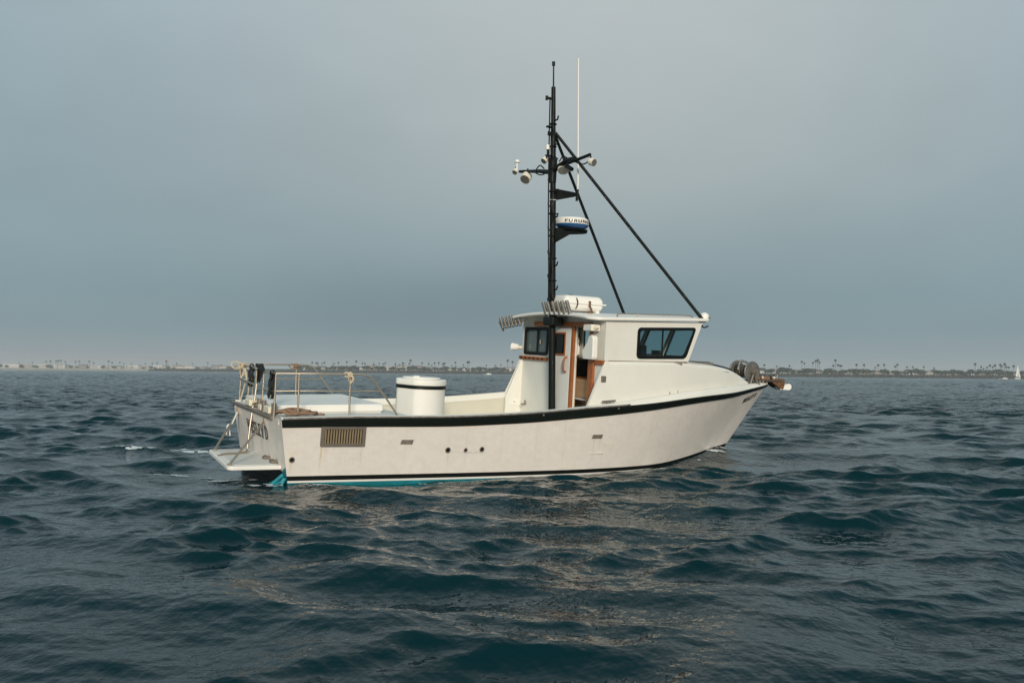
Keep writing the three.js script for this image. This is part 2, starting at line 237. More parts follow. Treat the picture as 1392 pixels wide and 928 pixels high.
for (const [px, s] of [[508, .8], [524, .9], [538, .85], [549, .9], [558, 1.15], [574, 1.0], [583, .9], [591, 1.0], [597, .95], [605, .98], [619, 1.0], [630, .8], [636, 1.05], [638, 1.0], [661, .7], [674, .75], [681, .8], [690, 1.25], [697, 1.05], [460, .9], [472, .95], [484, 1.0], [493, .85], [441, .9], [430, .85], ...Array.from({ length: 22 }, () => [rr(405, 640), rr(.55, .9)])]) palm(px, 1150 + rr(-20, 40), 0, s, palmText.mid, 'palms on the shore behind the boat');
for (const [px, s] of [[26, .8], [44, .9], [63, 1.1], [69, 1.15], [76, 1.25], [79, 1.15], [83, 1.25], [89, 1.0], [103, 1.1], [108, 1.2], [121, 1.2], [127, 1.0], [148, 1.25], [152, 1.0], [163, 1.0], [168, .9], [179, .8], [197, .9], [207, .95], [214, 1.05], [240, .9], [262, .9], [282, 1.05], [300, .8]]) palm(px, 1680 + rr(-20, 50), 0, s * 1.1, palmText.far, 'palms on the far land');
// round trees
function treeProto(r, n) { const g = new THREE.Group(), parts = []; for (let i = 0; i < n; i++) { const v = V(rr(-1, 1), rr(-.6, 1), rr(-1, 1)); if (v.length() > 1) { i--; continue; } v.normalize().multiplyScalar(r * rr(.55, 1.05)); v.y *= .75; const s = r * rr(.16, .3); parts.push(new THREE.PlaneGeometry(s, s).rotateX(rr(0, 6)).rotateY(rr(0, 6)).translate(v.x, v.y + r * 1.15, v.z)); } mesh('trunk', new THREE.CylinderGeometry(r * .07, r * .1, r * 1.6, 6).translate(0, r * .5, 0), S.trunk, g); mesh('crown', join(parts), S.leaf, g); return g; }
const TP = [treeProto(4, 320), treeProto(4, 280), treeProto(4, 240)];
function tree(px, d, s, label, group) { const o = TP[Math.floor(rnd() * 3)].clone(); o.name = numbered('round_tree'); o.position.set(colX(px, d), 2.6, -d); o.rotation.y = rr(0, 6.28); o.scale.set(s * rr(1, 1.7), s, s * rr(1, 1.7)); scene.add(o); tag(o, (s > .86 ? 'large ' : s < .68 ? 'small ' : 'middling ') + label, 'tree', group); }
for (let i = 0; i < 56; i++) tree(lerp(1030, 1440, (i + rnd() * .9) / 56), 1035 + rr(-15, 60), rr(.55, 1.05), 'round bushy tree on the shore to the right of the bow roller', 'trees on the shore behind the bow');
for (let i = 0; i < 60; i++) tree(lerp(400, 715, (i + rnd()) / 60), 1185 + rr(-15, 60), rr(.5, .95), 'round bushy tree on the hazy shore behind the stern rails', 'trees on the shore behind the stern');
for (let i = 0; i < 26; i++) tree(lerp(-20, 330, (i + rnd()) / 26), 1690 + rr(-15, 60), rr(.5, 1.0), 'faint round tree on the far pale land', 'trees on the far land');
// houses, each with walls, roof and windows
const HW = new THREE.BoxGeometry(1, 1, 1).translate(0, .5, 0), gable = new THREE.ExtrudeGeometry(shapeTri(), { depth: 1, bevelEnabled: false }).translate(0, 0, -.5), pane = new THREE.BoxGeometry(1.3, 1.2, .12);
function shapeTri() { const s = new THREE.Shape(); s.moveTo(-.54, 0); s.lineTo(.54, 0); s.lineTo(0, .5); s.closePath(); return s; }
function house(px, d, w, h, kind, label, group) {
  const o = new THREE.Group(); o.name = numbered('house'); o.position.set(colX(px, d), 2.2, -d); o.rotation.y = rr(-.35, .35); scene.add(o); const wi = Math.floor(rnd() * 5), ri = kind ? Math.floor(rnd() * 3) : 3 - Math.floor(rnd() * 2); tag(o, `${['cream', 'beige', 'white', 'grey', 'tan'][wi]} house with ${['brown', 'grey', 'dark', 'pale'][ri]} ${kind ? 'gabled' : 'flat'} roof ${label}`, 'house', group);
  const dp = rr(7, 11), wl = mesh('wall', HW, S.walls[wi], o); wl.scale.set(w, h, dp);
  if (kind) { const r = mesh('roof', gable, S.roofs[ri], o); r.scale.set(dp * 1.02, h * .55, w * 1.05); r.rotation.y = Math.PI / 2; r.position.y = h; } else { const r = mesh('roof', HW, S.roofs[ri], o); r.scale.set(w * 1.05, .35, dp * 1.05); r.position.y = h; }
  const n = Math.max(2, Math.floor(w / 3.2)); for (let f = 0; f < Math.max(1, Math.round(h / 3.2)); f++) for (let i = 0; i < n; i++) { const p = mesh('window', pane, S.glass, o); p.position.set((i + .5) / n * w - w / 2, 1.6 + f * 3, dp / 2 + .05); }
}
for (let i = 0; i < 40; i++) { const px = lerp(1035, 1420, (i + rnd() * .8) / 40); house(px, 1065 + rr(0, 70), rr(8, 17), rr(3.2, 6.4), rnd() < .55, 'behind the breakwater past the bow', 'houses behind the bow'); }
for (let i = 0; i < 30; i++) { const px = lerp(395, 715, (i + rnd() * .8) / 30); house(px, 1215 + rr(0, 70), rr(8, 18), rr(3.5, 6.8), rnd() < .55, 'on the shore behind the stern', 'houses behind the stern'); }
for (let i = 0; i < 34; i++) { const px = lerp(-30, 330, (i + rnd() * .8) / 34); house(px, 1720 + rr(0, 80), rr(10, 24), rr(4, 8.5), rnd() < .4, 'on the far land beyond the breakwater', 'houses on the far land'); }
{ // beacon on the end of the breakwater
  const d = 1225, o = new THREE.Group(); o.name = 'beacon_tower'; o.position.set(colX(226, d), 2.6, -d); scene.add(o); tag(o, 'thin red beacon tower standing near the end of the breakwater', 'beacon');
  mesh('mast', [rod(V(-.9, 0, 0), V(-.35, 9.5, 0), .18, .14, 6), rod(V(.9, 0, 0), V(.35, 9.5, 0), .18, .14, 6), rod(V(0, 0, -.9), V(0, 9.5, -.35), .18, .14, 6), rod(V(-.8, 2, 0), V(.6, 5, 0), .1), rod(V(.65, 5, 0), V(-.4, 8, 0), .1)], S.tower, o); mesh('daymark', [bx(-1.7, 1.7, 9.4, 9.7, -1, 1), bx(-1.3, 1.3, 9.7, 11.6, -.15, .15)], S.tower, o); mesh('lantern', rod(V(0, 9.7, .3), V(0, 12.2, .3), .25), S.tower, o);
}
{ // sailboat under way close to the right-hand end
  const d = 800, o = new THREE.Group(); o.name = 'sailboat'; o.position.set(colX(1384, d), 0, -d); o.rotation.y = .5; scene.add(o); tag(o, 'small distant sailboat with tall white sails off the breakwater', 'sailboat');
  mesh('hull', grid(14, 6, (u, v) => { const x = lerp(-4, 4.4, u), w = 1.25 * Math.sin(Math.PI * clamp(.12 + u * .88)) ** .7, a = v * Math.PI; return V(x, .9 + .25 * u - Math.sin(a) * 1.2, Math.cos(a) * w); }), S.white, o); mesh('deck', bx(-3.6, 2.6, .75, .95, -.8, .8), S.white, o); mesh('mast', rod(V(.6, .9, 0), V(.5, 12.2, 0), .09, .06, 8), S.white, o); mesh('boom', rod(V(.5, 2, 0), V(-3.6, 2.1, .5), .07), S.white, o);
  const sail = (a, b, c, bulge) => grid(8, 10, (u, v) => { const e = a.clone().lerp(b, v), f = c.clone().lerp(b, v), p = e.lerp(f, u); p.z += bulge * Math.sin(Math.PI * u) * (1 - v); return p; });
  mesh('mainsail', [sail(V(.45, 2.2, 0), V(.45, 12, 0), V(-3.5, 2.2, .5), .5), sail(V(.45, 2.2, .03), V(.45, 12, .03), V(-3.5, 2.2, .53), .5)], S.white, o); mesh('jib', [sail(V(4.2, 1.5, 0), V(.65, 11, 0), V(.2, 1.8, .7), .5), sail(V(4.2, 1.5, .03), V(.65, 11, .03), V(.2, 1.8, .73), .5)], S.white, o);
}
function motorboat(px, d, turn, label) {
  const o = new THREE.Group(); o.name = numbered('motorboat'); o.position.set(colX(px, d), 0, -d); o.rotation.y = turn; o.scale.setScalar(.62); scene.add(o); tag(o, label, 'boat');
  mesh('hull', grid(14, 6, (u, v) => { const x = lerp(-3.2, 3.6, u), w = 1.15 * (1 - u ** 3) ** .7, a = v * Math.PI; return V(x, 1.0 + .5 * u - Math.sin(a) * 1.3, Math.cos(a) * w); }), S.white, o); mesh('deck', bx(-3.1, 1.8, .8, 1.0, -.95, .95), S.white, o); mesh('cabin', [ext0([[-1, 1], [1.6, 1], [.8, 2.2], [-.8, 2.3]], 1.5).translate(0, 0, -.75)], S.white, o); mesh('window', bx(-.7, .7, 1.6, 2.05, -.77, .77), S.glass, o);
  const wk = []; for (let i = 0; i < 30; i++) { const t = rnd() ** 1.4, s = rr(.25, .75) * (1 - t * .5); wk.push(new THREE.IcosahedronGeometry(s, 0).scale(1.8, .7, 1).translate(lerp(3, -8, t), .1 + rr(0, .35) * (1 - t), rr(-1.6, 1.6) * (.6 + t))); } const w = mesh('wake_foam', wk, S.white, o); w.userData.kind = 'stuff';
}
function ext0(pts, d) { const s = new THREE.Shape(pts.map(p => new THREE.Vector2(...p))); return new THREE.ExtrudeGeometry(s, { depth: d, bevelEnabled: false }); }
motorboat(664, 700, .1, 'small white motorboat trailing foam in front of the breakwater behind the cabin');
motorboat(1366, 760, -.4, 'small white motorboat near the sailboat off the breakwater');
scene.fog = new THREE.FogExp2(new THREE.Color().setRGB(.42, .46, .47), .00026);


// ---------------------------------------------------------------- materials of the boat
const hullTex = (() => {                    // 10.4 m x 1.6 m of gelcoat with its stains and scuffs where the photo shows them
  const W = 1536, H = 384, d = new Uint8Array(W * H * 4), n1 = pnoise(21), n2 = pnoise(22);
  for (let j = 0; j < H; j++) for (let i = 0; i < W; i++) {
    const x = i / W * 10.4 - .2, y = j / H * 1.8 - .2, u = i / W, v = j / H;
    let r = .72, g = .675, b = .625;
    const k = 1 + .05 * (n1(u, v, 40, 8) - .5) + .05 * (n1(u, v, 150, 40) - .5) + .035 * (n2(u, v, 700, 30) - .5) + .03 * (n2(u, v, 500, 200) - .5);
    r *= k; g *= k; b *= k;
    const st = (a, cr, cg, cb) => { r = lerp(r, cr, a); g = lerp(g, cg, a); b = lerp(b, cb, a); };
    const streak = (x0, w, y0, y1, a) => { if (y < y0 && y > y1) st(1.5 * a * Math.exp(-(((x - x0 + .012 * (n1(u, v, 60, 60) - .5)) / w) ** 2)) * (.35 + .65 * n2(u, v, 900, 24)) * smooth(y1, y1 + .2, y), .50, .36, .17); };
    streak(.565, .012, .47, .06, .55); streak(.62, .03, .47, .2, .2); streak(1.13, .012, .47, .12, .25); streak(.17, .02, .26, .0, .3); streak(2.44, .012, .37, .05, .2); streak(4.98, .014, .56, .1, .22); streak(5.1, .02, .57, .25, .16);
    for (const s of [1.77, 2.72, 3.3, 3.9, 4.4, 6.2, 6.9]) streak(s, .01 + .008 * (s % .7), .7 + (s - 2) * .05, .1, .13);
    st(.5 * smooth(.5, .78, n1(u, v, 300, 60)) * Math.exp(-(((x - 5.34) / .07) ** 2 + ((y - .42) / .07) ** 2)), .66, .58, .22);
    st(.35 * smooth(.4, .7, n2(u, v, 300, 60)) * Math.exp(-(((x - .17) / .1) ** 2 + ((y - .36) / .09) ** 2)), .66, .58, .34);
    st(.5 * smooth(.45, .6, n1(u, v, 260, 180)) * Math.exp(-(((x - 2.8) / .2) ** 2 + ((y - (.345 - .02 * (x - 2.8))) / .012) ** 2)), .2, .2, .18);
    st(.4 * smooth(.55, .7, n1(u, v, 400, 180)) * Math.exp(-(((x - 1.05) / .06) ** 2 + ((y - .27) / .01) ** 2)), .25, .22, .2);
    st(.10 * smooth(.5, .75, n1(u, v, 120, 26)), .52, .49, .40);
    st(.14 * smooth(.7, .85, n2(u, v, 800, 150)), .50, .47, .43);
    const q = (j * W + i) * 4; d[q] = lin2s(clamp(r)) * 255; d[q + 1] = lin2s(clamp(g)) * 255; d[q + 2] = lin2s(clamp(b)) * 255; d[q + 3] = 255;
  }
  const t = new THREE.DataTexture(d, W, H, THREE.RGBAFormat); t.colorSpace = THREE.SRGBColorSpace; t.magFilter = THREE.LinearFilter; t.minFilter = THREE.LinearMipmapLinearFilter; t.generateMipmaps = true; t.needsUpdate = true; return t;
})();
function paint(rgb, amt, rough) { return new THREE.MeshPhysicalMaterial({ map: tone(rgb, amt, 9), roughness: rough, specularIntensity: .35 }); }
const M = {
  hull: new THREE.MeshPhysicalMaterial({ map: hullTex, roughness: .38, clearcoat: .15, clearcoatRoughness: .3 }),
  white: tex([.74, .725, .655], .05, .42, { n: 5 }), deck: tex([.60, .60, .56], .12, .7, { n: 7 }), bright: tex([.80, .78, .72], .04, .4),
  cream: tex([.74, .68, .55], .06, .45), bulwark: tex([.62, .595, .49], .06, .5), transom: tex([.74, .69, .63], .14, .5, { n: 8 }),
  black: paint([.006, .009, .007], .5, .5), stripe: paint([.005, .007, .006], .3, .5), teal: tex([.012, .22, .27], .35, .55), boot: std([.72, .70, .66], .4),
  steel: std([.52, .44, .35], .45, { metalness: 1 }), dull: tex([.20, .175, .145], .35, .55, { metalness: .4 }), alu: tex([.26, .235, .20], .35, .4, { metalness: .75 }),
  mast: paint([.007, .009, .008], .6, .45), worn: tex([.20, .185, .165], .75, .6, { n: 12 }), wood: noiseTexMat(), dark: paint([.008, .009, .008], .3, .5), rubber: paint([.006, .008, .007], .3, .5),
  inside: tex([.42, .28, .16], .2, .6), tan: tex([.50, .33, .19], .1, .6), rope: tex([.25, .155, .10], .55, .9, { n: 24 }), ropeW: tex([.55, .47, .34], .3, .9, { n: 24 }),
  cloth: tex([.012, .016, .015], .5, .95), orange: tex([.42, .11, .03], .25, .5), rust: tex([.135, .065, .028], .7, .8, { n: 14 }), chain: tex([.10, .085, .07], .5, .6, { metalness: .4 }),
  blue: std([.02, .10, .28], .4), letter: std([.02, .02, .022], .5), lens: new THREE.MeshPhysicalMaterial({ color: new THREE.Color().setRGB(.16, .15, .13), roughness: .15, clearcoat: 1 }), galv: tex([.20, .195, .18], .45, .5, { metalness: .6 }),
  glass: new THREE.MeshPhysicalMaterial({ color: new THREE.Color().setRGB(.50, .66, .69), roughness: .02, transmission: 1, thickness: 0, ior: 1.5, side: THREE.DoubleSide }),
  smoked: new THREE.MeshPhysicalMaterial({ color: new THREE.Color().setRGB(.008, .01, .009), roughness: .06, ior: 1.4, specularIntensity: .5 }),
  frost: new THREE.MeshPhysicalMaterial({ color: new THREE.Color().setRGB(.10, .13, .125), roughness: .1, ior: 1.5 }),
};
function noiseTexMat() {
  const n = pnoise(31), t = noiseTex(256, (u, v) => { const g = n(u, v, 5, 60) * .5 + n(u, v, 9, 120) * .3 + n(u, v, 40, 40) * .2, k = .65 + .7 * g; return [.34 * k, .105 * k, .026 * k].map(lin2s); });
  return new THREE.MeshStandardMaterial({ map: t, roughness: .45 });
}
const scaleUV = (g, k) => { const u = g.attributes.uv; for (let i = 0; i < u.count; i++) u.setXY(i, u.getX(i) * k, u.getY(i) * k); return g; };

// ---------------------------------------------------------------- the fishing boat: x forward, y up from the waterline, z starboard
const boat = new THREE.Group(); boat.name = 'fishing_boat'; boat.position.copy(boatPos); boat.quaternion.copy(boatQ); scene.add(boat);
tag(boat, 'white fishing boat with black gunwale band, cabin and tall black mast on the sea', 'boat');
function aboard(name, label, category, p, turn = 0, group) {          // a loose thing standing on the boat
  const o = new THREE.Group(); o.name = numbered(name); o.position.copy(V(...p).applyMatrix4(boatM)); o.quaternion.copy(boatQ).multiply(new THREE.Quaternion().setFromAxisAngle(V(0, 1, 0), turn)); scene.add(o); return tag(o, label, category, group);
}
const part = (name, geo, mat, parent = boat) => mesh(name, geo, mat, parent);
const zs = spline([0, 1, 2.5, 4, 5, 6, 7, 8, 9, 9.6, 10], [1.48, 1.52, 1.55, 1.555, 1.54, 1.455, 1.29, .98, .53, .24, 0]);
const yTop = spline([0, 1, 2.3, 3.5, 4.8, 6, 7.3, 8.56, 9.5, 10], [.832, .866, .885, .936, 1.045, 1.178, 1.325, 1.40, 1.44, 1.465]);
const yBT = spline([0, 1, 2.3, 3.5, 4.8, 6, 7.3, 8.56, 9.5, 10], [.812, .846, .864, .915, 1.02, 1.108, 1.227, 1.30, 1.385, 1.425]);
const yBB = spline([0, 1, 2.3, 3.5, 4.8, 6, 7.3, 8.56, 9.5, 10], [.700, .718, .727, .773, .866, .972, 1.112, 1.213, 1.326, 1.378]);
const zc = spline([.145, 3, 4.5, 5.5, 6.5, 7.5, 8.4, 8.985], [1.405, 1.46, 1.42, 1.30, 1.05, .66, .25, 0]);
const yc = x => -.012 + .2 * smooth(6.2, 9.9, x) * 1.25;
function hullP(s, y, off = 0) {
  const xs = 10 * s, xc = .145 + 8.84 * s, G = V(xs, yBT(xs), zs(xs)), C = V(xc, yc(xc), zc(xc)), t = (y - C.y) / (G.y - C.y);
  const p = C.clone().lerp(G, t); const w = smooth(.45, .85, s) * (1 - smooth(.93, 1, s)); if (t > 0 && t < 1) p.z -= .035 * w * 4 * t * (1 - t) * (1 - .5 * t);
  if (off) { const e = .004, a = hullP(Math.min(1, s + e), y), b = hullP(Math.max(0, s - e), y), c = hullP(s, y + .01), d = hullP(s, y - .01); const n = a.sub(b).cross(c.sub(d)).normalize(); if (n.z < 0) n.negate(); p.addScaledVector(n, off); }
  return p;
}
const sOf = (x, y) => { let a = 0, b = 1; for (let i = 0; i < 40; i++) { const m = (a + b) / 2; hullP(m, y).x < x ? a = m : b = m; } return (a + b) / 2; };
const both = g => [g, mirrorZ(g)];
const NS = 110, su = u => 1 - Math.pow(1 - u, 1.25);
const chineY = s => yc(.145 + 8.84 * s);
const hullUV = p => [(p.x + .2) / 10.4, (p.y + .2) / 1.8];
const strip = (y0, y1, off, n = 2, s0 = 0, s1 = 1) => grid(NS, n, (u, v) => { const s = lerp(s0, s1, su(u)); return hullP(s, lerp(y0(s), y1(s), v), typeof off === 'function' ? off(v) : off); }, hullUV);
part('hull', both(strip(s => chineY(s) + .062, s => yBT(10 * s), 0, 14)), M.hull);
const rubProfile = v => v < .12 ? .03 * v / .12 : v > .88 ? .03 * (1 - v) / .12 : .03;
part('gunwale_band', both(strip(s => yBB(10 * s), s => yBT(10 * s) + .004, rubProfile, 16)), M.black);
part('waterline_stripe', both(strip(s => chineY(s), s => chineY(s) + .062, .003)), M.stripe);
part('boot_line', both(strip(s => chineY(s) - .028, s => chineY(s), .004, 2, 0, .74)), M.boot);
part('bottom', both(grid(NS, 6, (u, v) => { const s = su(u) * .76, p = hullP(s, chineY(s) - (s > .75 ? 0 : .028)); return V(p.x - .25 * v * smooth(.6, 1, s), lerp(p.y, -.62, v), p.z * (1 - v * v * .98)); })), M.teal);
part('shaded_forefoot', both(grid(40, 3, (u, v) => { const s = lerp(.7, 1, u), p = hullP(s, chineY(s)); return V(p.x - .3 * v * smooth(.75, 1, s), lerp(p.y, -.62, v), p.z * (1 - v * v * .98) + .004); })), M.stripe);  // black in place of teal: shadow under the bow put into the colour
// capping along the gunwale
part('gunwale_cap', both(grid(NS, 5, (u, v) => { const s = su(u), x = 10 * s, z = zs(x), yb = yBT(x), yt = yTop(x), k = [[.028, yb], [.012, lerp(yb, yt, .5)], [-.03, yt], [-.07, yt + .008], [-.13, yt + .002], [-.135, yt - .10]][Math.round(v * 5)]; return V(x - (z < .13 ? .1 * (v > .4 ? 1 : 0) : 0), k[1], Math.max(0, z + k[0])); }, p => [p.x * .5, p.z * .5])), M.white);
part('rub_strake', both(grid(70, 4, (u, v) => { const x = lerp(.02, 5.6, u), a = v * Math.PI; return V(x, yBT(x) + .012 - .012 * Math.cos(a), zs(x) + .026 + .012 * Math.sin(a)); }, p => [p.x * 1.5, p.y * 3])), M.worn);
// transom
const xT = y => .145 - .177 * y;
part('shaded_transom_bottom', grid(2, 6, (u, v) => { const y = lerp(-.5, .085, v), z = y > 0 ? hullP(0, y).z : 1.405 + y * .3; return V(xT(y), y, lerp(-z, z, u)); }), M.stripe);  // near-black colour paints in the shade beneath the swim platform
part('transom', grid(2, 16, (u, v) => { const y = lerp(.085, .82, v), p = y > 0 ? hullP(0, y) : V(0, 0, 1.405 + y * .3); return V(xT(y), y, lerp(-p.z, p.z, u)); }, p => [p.z * .6, p.y * .6]), M.transom);
part('transom_bumper', [rod(V(xT(.8) - .015, .8, -1.5), V(xT(.8) - .015, .79, 1.02), .026), ], M.dull);
// lettering
const font = await new FontLoader().loadAsync('fonts/droid/droid_serif_bold.typeface.json');
const sans = await new FontLoader().loadAsync('fonts/droid/droid_sans_bold.typeface.json');
function textGeo(str, f, size, depth) { const g = new TextGeometry(str, { font: f, size, depth, curveSegments: 4, bevelEnabled: false }); g.computeBoundingBox(); const b = g.boundingBox; g.translate(-b.min.x, -b.min.y, 0); return [g, b.max.x - b.min.x, b.max.y - b.min.y]; }
{
  const [g, w, h] = textGeo('WESLEY D', font, .19, .004); const k = 1.28 / w; g.scale(k, 1, 1);
  const m = new THREE.Matrix4().makeBasis(V(0, 0, 1), V(-.177, .984, 0).normalize(), V(-.984, -.177, 0).normalize()).setPosition(xT(.435) - .003, .435, -.66); g.applyMatrix4(m);
  part('transom_lettering', g, M.letter);
  const [g2, w2, h2] = textGeo('WESLEY D', sans, .085, .003); const p = g2.attributes.position;
  for (let i = 0; i < p.count; i++) { const t = p.getX(i) / w2, x = lerp(9.03, 9.55, t), y = lerp(1.055, 1.175, t) + p.getY(i) * 1.15 + 0, q = hullP(sOf(x + p.getY(i) * .35, y), y, .004 + p.getZ(i)); p.setXYZ(i, q.x, q.y, q.z); }
  g2.computeVertexNormals(); part('bow_lettering', g2, M.letter);
}
// fittings in the hull side
function onHull(x, y, off = 0) { const s = sOf(x, y), p = hullP(s, y, off), a = hullP(s + .005, y), b = hullP(s - .005, y), ax = a.sub(b).normalize(), n = hullP(s, y, 1).sub(hullP(s, y)).normalize(), up = n.clone().cross(ax); return new THREE.Matrix4().makeBasis(ax, up, n).setPosition(p); }
{
  const m = onHull(.857, .594), f = [bx(-.31, .31, .1, .135, 0, .035), bx(-.31, .31, -.135, -.1, 0, .035), bx(-.31, -.265, -.1, .1, 0, .035), bx(.265, .31, -.1, .1, 0, .035)].map(g => g.applyMatrix4(m));
  const v = part('air_vent', f, M.dull); part('backing', bx(-.265, .265, -.1, .1, .001, .006).applyMatrix4(m), M.dark, v);
  for (let i = 0; i < 14; i++) { const g = new THREE.BoxGeometry(.019, .2, .012).rotateY(.35).translate(-.245 + i * .0377, 0, .016).applyMatrix4(m); mesh('slat', g, M.slat ??= tex([.31, .24, .15], .3, .5), v); }
  for (const [x, y, r] of [[2.433, .389, .035], [2.716, .386, .024], [2.98, .394, .032], [.185, .272, .032]]) { const m2 = onHull(x, y), t = part('through_hull', new THREE.TorusGeometry(r, .009, 8, 20).translate(0, 0, .004).applyMatrix4(m2), M.dull); mesh('bore', new THREE.CylinderGeometry(r * .9, r * .9, .008, 20).rotateX(Math.PI / 2).translate(0, 0, .003).applyMatrix4(m2), M.dark, t); }
  for (const [x, y, w] of [[1.79, .512, .09], [5.03, .575, .1]]) { const m2 = onHull(x, y), sh = new THREE.Shape(); sh.moveTo(-w, -.025); sh.lineTo(w * .85, -.025); sh.lineTo(w, .025); sh.lineTo(-w * .85, .025); sh.closePath(); part('scupper', new THREE.ExtrudeGeometry(sh, { depth: .012, bevelEnabled: true, bevelSize: .006, bevelThickness: .004, bevelSegments: 2 }).applyMatrix4(m2), M.dull); }
}
// decks and cockpit
const slab = (x0, x1, f, inset, n = 12, k = 6, cam = 0) => grid(n, k, (u, v) => { const x = lerp(x0, x1, u), z = Math.max(.01, zs(x) - inset) * (v * 2 - 1); return V(x, f(x) + cam * (1 - (v * 2 - 1) ** 2), z); }, p => [p.x * .5, p.z * .5]);
part('aft_deck', [slab(.01, 1.88, x => yTop(x) - .012, .1), bx(1.86, 1.88, .2, .862, -1.45, 1.45)], M.deck);
part('cockpit_sole', slab(1.85, 5.2, () => .30, .1), M.deck);
part('foredeck', slab(5.2, 9.9, x => yTop(x) - .02, .1, 30, 6, .03), M.deck);
for (const k of [1, -1]) part('bulwark', (g => k > 0 ? g : mirrorZ(g))(grid(30, 2, (u, v) => { const x = lerp(1.85, 5.2, u); return V(x, lerp(.28, yTop(x) - .01, v), zs(x) - .125); }, p => [p.x * .4, p.y * .4])), M.bulwark);
{ // fish hold hatch on the aft deck
  const g = rbx(-.78, .78, -.055, .055, -.95, .95, .02, 3); g.rotateZ(.028).translate(.86, .918, -.05);
  const h = part('hold_hatch', g, M.bright); mesh('coaming', rbx(-.76, .76, -.06, .03, -.93, .93, .01).rotateZ(.028).translate(.86, .86, -.05), M.deck, h);
}
// stern gear on deck
for (const [x, z] of [[.03, .12], [.0, .52], [.02, 1.0]]) { const b = part('bollard', [rod(V(x, .82, z), V(x, .975, z), .034, .034, 16), rod(V(x, .972, z), V(x, .985, z), .038, .038, 16)], M.dull); }
part('deck_box', [rbx(-.02, .17, .83, .93, -.62, -.3, .025), rbx(-.02, .14, .83, .915, .22, .4, .02), rbx(-.03, .12, .83, .93, .62, .9, .02)], M.cream);
// rails
const rail = (name, list, sub = []) => { const r = part(name, list, M.steel); for (const g of sub) mesh('post', g, M.steel, r); };
for (const k of [1, -1]) {
  const z = 1.34 * k, x0 = k > 0 ? -.03 : .07, z0 = k > 0 ? 1.22 : -1.38;
  rail('side_rail', [pipe([V(x0, 1.405, z0), V(.5, 1.425, z), V(1.1, 1.432, z + .04 * k), V(1.24, 1.40, z + .045 * k), V(1.42, 1.20, z + .05 * k), V(1.67, .87, z + .06 * k)], .0135, 80), pipe([V(x0, 1.17, z0), V(.5, 1.19, z), V(1.42, 1.212, z + .05 * k)], .0105, 40)],
    [rod(V(x0, .83, z0), V(x0, 1.405, z0), .0135), rod(V(.26, .85, z), V(.25, 1.415, z), .0135), rod(V(.97, .86, z + .03 * k), V(.955, 1.43, z + .03 * k), .0135)]);
}
rail('stern_rail', [pipe([V(-.03, 1.405, 1.22), V(.0, 1.395, .9), V(.04, 1.385, .4), V(.07, 1.36, .14)], .014), rod(V(-.03, 1.16, 1.22), V(.07, 1.13, .14), .0095)], [rod(V(.06, .83, .14), V(.07, 1.36, .14), .0135)]);
rail('stern_rail', [pipe([V(.07, 1.405, -1.38), V(.09, 1.40, -1.0), V(.10, 1.39, -.55), V(.09, 1.36, -.42)], .014), rod(V(.05, 1.19, -1.42), V(.06, 1.15, -.3), .015)], [rod(V(.08, .84, -.86), V(.09, 1.395, -.86), .0135), rod(V(.10, .84, -.44), V(.09, 1.36, -.42), .0135)]);
rail('boarding_ladder', [pipe([V(.08, 1.17, -.32), V(.05, .95, -.26), V(.02, .80, -.24), V(-.02, .5, -.18), V(-.06, .22, -.1), V(-.09, .185, -.04), V(-.25, .18, .05), V(-.42, .18, .10), V(-.52, .16, .15)], .0165, 80, 10, .2), rod(V(.0, .52, -.36), V(-.02, .49, -.06), .012)]);
// swim platform
{
  const sh = new THREE.Shape(); sh.moveTo(.1, -1.17); sh.lineTo(.1, .58); sh.lineTo(-.42, .58); sh.quadraticCurveTo(-.50, .56, -.51, .48); sh.lineTo(-.575, -1.08); sh.quadraticCurveTo(-.58, -1.17, -.5, -1.17); sh.closePath();
  const g = new THREE.ExtrudeGeometry(sh, { depth: .034, bevelEnabled: true, bevelSize: .016, bevelThickness: .011, bevelSegments: 3 }).rotateX(-Math.PI / 2).translate(0, .117, 0);
  const p = part('swim_platform', g, M.bright); mesh('tread', (() => { const s = new THREE.Shape(); s.moveTo(.08, -1.10); s.lineTo(.08, .54); s.lineTo(-.42, .54); s.lineTo(-.48, -1.10); s.closePath(); return new THREE.ExtrudeGeometry(s, { depth: .005, bevelEnabled: false }).rotateX(-Math.PI / 2).translate(0, .163, 0); })(), M.deck, p);
  for (const z of [.55, .95]) mesh('hinge', [rbx(.02, .13, .165, .205, z - .07, z + .07, .01), rod(V(.06, .2, z - .05), V(.06, .2, z + .05), .02)], M.dull, p);
  for (const [a, b] of [[V(.015, .70, .55), V(-.55, .172, 1.08)], [V(.015, .68, -1.16), V(-.46, .172, -.42)]]) { const s = part('platform_strut', rod(a, b, .0165), M.steel); mesh('bracket', [rbx(a.x - .02, a.x + .02, a.y - .05, a.y + .06, a.z - .025, a.z + .025, .008), rbx(b.x - .03, b.x + .03, .165, .185, b.z - .03, b.z + .03, .006)], M.steel, s); }
  part('trim_tab', [new THREE.BoxGeometry(.20, .022, .22).rotateZ(.45).translate(.05, -.045, 1.25), rod(V(.11, .06, 1.33), V(-.01, -.06, 1.27), .028, .02), rod(V(.12, .02, 1.37), V(.08, -.06, 1.37), .03, .03)], M.teal);
  part('quarter_patch', grid(2, 4, (u, v) => { const y = lerp(-.06, .10 + .07 * u, v); return V(xT(y) - .004, y, lerp(1.22, 1.41, u)); }), M.teal);
}
